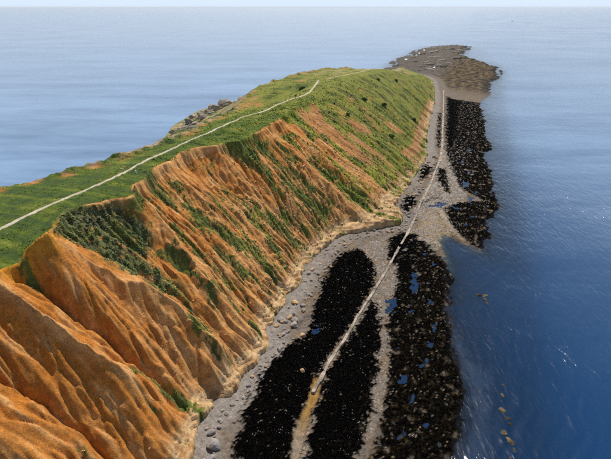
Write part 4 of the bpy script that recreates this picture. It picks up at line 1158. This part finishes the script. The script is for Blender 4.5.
k = onpath(a, b); a, b, i, j = a[k], b[k], i[k], j[k]
P = head_xyz(a, b, -0.06)
sc = np.clip(a / 110, 0.8, 1.8)
lush = 0.6 + 0.7 * (noise(a / 5, b / 4, 151) > 0.1)
H = (0.08 + 0.17 * rng.random(len(a)) ** 2) * sc * lush; Wd = (0.22 + 0.2 * rng.random(len(a))) * sc
scatter_tufts('grass', 'short rough grass covering the headland top and the gullies', P, H, Wd, HEADCOL[i, j] * rng.uniform(1.0, 2.4, len(a))[:, None], 3, 1.6)
# low dark scrub in the landslip bowl
bw = np.maximum(bowl, tail * 0.6)
a, b, i, j = pick(60000, 54, 84, (bw > 0.5).astype(float))
n_ = min(len(a), 8000); a, b, i, j = a[:n_], b[:n_], i[:n_], j[:n_]
clump = noise(a / 1.1, b / 1.1, 152) + 0.4 * noise(a / 5, b / 5, 154) > 0.10
a, b, i, j = a[clump], b[clump], i[clump], j[clump]
P = head_xyz(a, b, -0.05)
pal = np.array([(0.040, 0.050, 0.022), (0.065, 0.085, 0.025), (0.095, 0.110, 0.034), (0.060, 0.045, 0.045), (0.130, 0.110, 0.050)])
big_n = noise(a / 4, b / 4, 153)
ci = np.where(big_n > 0.25, rng.choice([0, 3, 0], len(a)), rng.choice([1, 2, 4, 0, 1], len(a)))
scatter_tufts('scrub', 'low dark scrub filling the landslip bowl under the cliff edge', P, 0.10 + 0.10 * rng.random(len(a)), 0.20 + 0.16 * rng.random(len(a)), 2.0 * pal[ci] * rng.uniform(0.7, 1.4, (len(a), 1)), 6, 2.2)

def bush(label, a, b, r_, h_, tint, seed):
    r = np.random.default_rng(seed)
    p = head_xyz(a, b)[0]
    root = link('bush', None, label=label, category='bush', group='dark bushes on the far grassy slope'); root.location = tuple(p); r_ *= 0.8; h_ *= 0.75
    bm = bmesh.new()
    for k in range(5):
        an = r.uniform(0, 6.28); l_ = r.uniform(0.3, 0.6) * r_
        q0 = np.array([0, 0, -0.3]); q1 = np.array([math.cos(an) * l_, math.sin(an) * l_, h_ * 0.6])
        vs = []
        for q, rad in ((q0, 0.09), (q1, 0.04)):
            vs.append([bm.verts.new((q[0] + rad * math.cos(t_), q[1] + rad * math.sin(t_), q[2])) for t_ in (0, 2.1, 4.2)])
        for m_ in range(3): bm.faces.new((vs[0][m_], vs[0][(m_ + 1) % 3], vs[1][(m_ + 1) % 3], vs[1][m_]))
    me = bpy.data.meshes.new('stem'); bm.to_mesh(me); bm.free(); link('stem', me, M_BARK, root)
    n = 700
    d = r.normal(size=(n, 3)); d /= np.linalg.norm(d, axis=1)[:, None]; d[:, 2] = np.abs(d[:, 2])
    rad = r.uniform(0.55, 1.0, n) ** 0.6 * (1 + 0.35 * noise(d[:, 0] * 2 + seed, d[:, 1] * 2 + d[:, 2], seed))
    c = d * rad[:, None] * np.array([r_, r_ * 0.85, h_])
    V = c[:, None, :] + r.normal(size=(n, 3, 3)) * 0.20 * r_ ** 0.5
    me = raw_mesh('foliage', V.reshape(-1, 3), np.arange(n * 3).reshape(-1, 3))
    set_col(me, np.repeat(np.array(tint)[None] * r.uniform(1.8, 4.2, (n, 1)), 3, 0)); link('foliage', me, M_LEAF, root)
bush('largest dark green bush high on the far grassy slope', 275, -63.6, 2.4, 1.6, (0.020, 0.038, 0.012), 1)
bush('dark rounded bush below and right of the largest one', 291, -54.1, 1.9, 1.4, (0.016, 0.024, 0.013), 2)
bush('wide dark bush low on the far slope above the foreshore', 246.8, -40.7, 2.2, 1.4, (0.022, 0.042, 0.014), 3)
bush('small bush near the foot of the far slope', 317, -37.5, 1.5, 1.1, (0.022, 0.036, 0.014), 4)
bush('small dark bush close under the far right skyline', 380, -62.5, 1.8, 1.2, (0.020, 0.034, 0.014), 5)
bush('small bush just under the far crest', 343.8, -69.8, 1.8, 1.1, (0.028, 0.040, 0.016), 6)
bush('bushy clump in the green hollow beside the footpath bend', 270, -101.5, 2.6, 1.3, (0.020, 0.046, 0.010), 7)
bush('small dark bush on the edge of the bare clay tongue', 232, -62, 1.3, 0.9, (0.020, 0.030, 0.014), 8)

# ------------------------------------------------------------------ foam between the ledges of the tip
def blob(cx, cy, rx, ry, seed, n=22):
    r = np.random.default_rng(seed)
    return [(cx + rx * (1 + 0.35 * noise(math.cos(q) * 1.5 + seed, math.sin(q) * 1.5, 7)) * math.cos(q), cy + ry * (1 + 0.4 * noise(math.cos(q) * 2 + seed, math.sin(q) * 2, 8)) * math.sin(q)) for q in np.linspace(0, 2 * PI, n, endpoint=False)]
M_FOAM = flat_material('white_surf', (0.60, 0.63, 0.66), 0.6, 0.2, rough=0.7, bump_d=0.2)
vs, fs = [], []
for k, (a, b, rx, ry) in enumerate([(745, -75, 4, 1.2), (697, -62, 5, 1.4), (914, -112, 6, 2), (880, -112, 6, 1.6), (990, -112, 9, 2), (800, -118, 8, 2)]):
    st = len(vs)
    for (q, w) in blob(a, b, rx, ry, k):
        x, y = ab2xy(q, w); vs.append((float(x), float(y), float(max(beach(np.array([q]), np.array([w]))[0], 0.0) + 0.25)))
    x, y = ab2xy(a, b); vs.append((float(x), float(y), float(max(beach(np.array([float(a)]), np.array([float(b)]))[0], 0.0) + 0.5)))
    for m_ in range(22): fs.append((st + m_, st + 22, st + (m_ + 1) % 22))
me = bpy.data.meshes.new('foam'); me.from_pydata(vs, [], fs); me.update()
link('foam', me, M_FOAM, kind='stuff', label='white surf washing between the ledges of the rocky tip')

# ------------------------------------------------------------------ walkers, marker post, buoy
def person_mesh(seed):
    """one continuous figure from a skinned skeleton, standing, 1.74 m"""
    r = random.Random(seed)
    st = 0.10 + 0.05 * r.random()
    J = [(0, 0, .95, .13), (0, 0, 1.15, .12), (0, 0, 1.36, .15), (0, 0, 1.48, .06), (0, .01, 1.56, .085), (0, .01, 1.66, .085),
         (.09, 0, .88, .10), (.10, st, .48, .065), (.10, st * .6, .08, .05), (.10, st * .6 + .13, .04, .04),
         (-.09, 0, .88, .10), (-.10, -st, .48, .065), (-.10, -st * 1.6, .08, .05), (-.10, -st * 1.6 + .13, .04, .04),
         (.19, 0, 1.38, .06), (.24, -.04, 1.10, .045), (.23, .06, .86, .035), (.23, .08, .77, .03),
         (-.19, 0, 1.38, .06), (-.24, .04, 1.10, .045), (-.23, .12, .86, .035), (-.23, .15, .77, .03)]
    E_ = [(0, 1), (1, 2), (2, 3), (3, 4), (4, 5), (0, 6), (6, 7), (7, 8), (8, 9), (0, 10), (10, 11), (11, 12), (12, 13), (2, 14), (14, 15), (15, 16), (16, 17), (2, 18), (18, 19), (19, 20), (20, 21)]
    me = bpy.data.meshes.new('person'); me.from_pydata([j[:3] for j in J], E_, []); me.update()
    o = bpy.data.objects.new('tmp', me); C.objects.link(o)
    md = o.modifiers.new('s', 'SKIN')
    for k, j in enumerate(J):
        me.skin_vertices[0].data[k].radius = (j[3], j[3])
    me.skin_vertices[0].data[0].use_root = True
    o.modifiers.new('d', 'SUBSURF').levels = 1
    dg = bpy.context.evaluated_depsgraph_get()
    out = bpy.data.meshes.new_from_object(o.evaluated_get(dg))
    bpy.data.objects.remove(o); bpy.data.meshes.remove(me)
    out.materials.clear()
    for m_ in (M_DARKCLOTH, M_JEANS, M_SKIN): out.materials.append(m_)
    for p in out.polygons:
        zc = p.center.z
        p.material_index = 2 if zc > 1.5 or (zc < 0.86 and abs(p.center.x) > 0.19) else 1 if zc < 0.92 else 0
    return out
for k, (a, b, rz, lab) in enumerate([(221.0, -87.3, 0.3, 'walker in dark clothes on the footpath, leftmost of the three'), (222.6, -87.5, -0.6, 'walker in dark clothes in the middle of the three on the footpath'), (224.4, -87.6, 2.6, 'walker in dark clothes on the footpath, rightmost of the three')]):
    p = head_xyz(a, b, 0.1)[0]
    o = link('person', person_mesh(k), None, label=lab, category='person', group='walkers on the footpath')
    o.location = tuple(p); o.rotation_euler = (0, 0, rz)
    bm = bmesh.new(); bmesh.ops.create_icosphere(bm, subdivisions=2, radius=0.098)
    for v in bm.verts:
        v.co = (v.co.x, v.co.y - 0.012, v.co.z * 1.05 + 1.665)
    bmesh.ops.delete(bm, geom=[v for v in bm.verts if v.co.z < 1.63 and v.co.y > 0.0], context='VERTS')
    me = bpy.data.meshes.new('hair'); bm.to_mesh(me); bm.free(); link('hair', me, M_HAIR, o)

def box_mesh(name, sx, sy, sz, z0, bevel=0.02, taper=1.0):
    bm = bmesh.new(); bmesh.ops.create_cube(bm, size=1)
    for v in bm.verts:
        t_ = taper if v.co.z > 0 else 1
        v.co = (v.co.x * sx * t_, v.co.y * sy * t_, (v.co.z + 0.5) * sz + z0)
    bmesh.ops.bevel(bm, geom=bm.edges[:], offset=bevel, segments=2, affect='EDGES')
    me = bpy.data.meshes.new(name); bm.to_mesh(me); bm.free(); return me
p = head_xyz(94.2, -84.3)[0]
root = link('marker_post', None, label='small white marker post in the grass between footpath and cliff edge', category='post'); root.location = tuple(p)
link('post', box_mesh('post', 0.30, 0.30, 0.95, -0.25, 0.03, 0.85), M_WHITE, root)
link('cap', box_mesh('cap', 0.36, 0.36, 0.10, 0.702, 0.03, 0.6), M_WHITE, root)
for k, (a, b, s_) in enumerate(((96.0, -90.4, 1.1), (97.2, -90.9, 0.8))):
    p = head_xyz(a, b)[0]
    o = link('boulder', RK_T[k], None, label=('larger' if k == 0 else 'smaller') + ' of two pale stones in the grass beyond the footpath', category='boulder')
    o.location = (p[0], p[1], p[2] - 0.1); o.scale = (s_, s_ * 0.8, s_ * 0.6)

x, y = ab2xy(3190.0, 132.7)
root = link('buoy', None, label='tiny dark navigation buoy far out on the open sea', category='buoy'); root.location = (float(x), float(y), 0)
def turned(name, prof, n=20):
    bm = bmesh.new(); rings = []
    for r_, z_ in prof:
        rings.append([bm.verts.new((r_ * math.cos(2 * PI * i / n), r_ * math.sin(2 * PI * i / n), z_)) for i in range(n)])
    for q in range(len(rings) - 1):
        for i in range(n): bm.faces.new((rings[q][i], rings[q][(i + 1) % n], rings[q + 1][(i + 1) % n], rings[q + 1][i]))
    bm.faces.new(rings[0][::-1]); bm.faces.new(rings[-1])
    me = bpy.data.meshes.new(name); bm.to_mesh(me); bm.free(); return me
link('float', turned('float', [(1.6, -1.2), (2.4, -0.4), (2.5, 0.8), (2.2, 1.3), (1.2, 1.5)]), M_BUOY, root)
def bars(name, segs, r_):
    bm = bmesh.new()
    for p0, p1 in segs:
        p0 = np.array(p0, float); p1 = np.array(p1, float); d = p1 - p0; d /= np.linalg.norm(d)
        u = np.cross(d, (0.3, 0.9, 0.1)); u /= np.linalg.norm(u); v_ = np.cross(d, u)
        A_ = [[bm.verts.new(p + r_ * (u * math.cos(q) + v_ * math.sin(q))) for q in (0.8, 2.4, 3.9, 5.5)] for p in (p0, p1)]
        for i in range(4): bm.faces.new((A_[0][i], A_[0][(i + 1) % 4], A_[1][(i + 1) % 4], A_[1][i]))
        bm.faces.new(A_[0][::-1]); bm.faces.new(A_[1])
    me = bpy.data.meshes.new(name); bm.to_mesh(me); bm.free(); return me
cs_ = [(1.1, 1.1), (-1.1, 1.1), (-1.1, -1.1), (1.1, -1.1)]
link('tower', bars('tower', [((x_, y_, 1.4), (x_ * .35, y_ * .35, 7.5)) for x_, y_ in cs_] + [((cs_[i][0] * .7, cs_[i][1] * .7, 4.2), (cs_[(i + 1) % 4][0] * .7, cs_[(i + 1) % 4][1] * .7, 4.2)) for i in range(4)], 0.16), M_BUOY, root)
link('lantern', turned('lantern', [(0.5, 7.3), (0.55, 7.8), (0.45, 8.6), (0.2, 8.9)]), M_BUOY, root)
link('topmark', turned('topmark', [(0.15, 8.9), (0.8, 9.2), (0.05, 10.3)]), M_BUOY, root)
print('done', time.time() - T0, sum(len(o.data.polygons) for o in scene.objects if o.type == 'MESH'))

# ------------------------------------------------------------------ thin sea haze
bm = bmesh.new(); bmesh.ops.create_cube(bm, size=1)
for v in bm.verts: v.co = (v.co.x * 240000, v.co.y * 240000, -4.5 if v.co.z < 0 else 92.0)
me = bpy.data.meshes.new('haze'); bm.to_mesh(me); bm.free()
t = NT('sea_haze'); t.n.remove(t.bsdf)
pv = t.add('ShaderNodeVolumePrincipled'); pv.inputs['Color'].default_value = (0.86, 0.93, 1.0, 1); pv.inputs['Density'].default_value = 0.000022; pv.inputs['Anisotropy'].default_value = 0.1
t.l.new(pv.outputs[0], t.out.inputs['Volume'])
link('haze', me, t.m, kind='stuff', label='thin pale sea haze over the water and the headland')
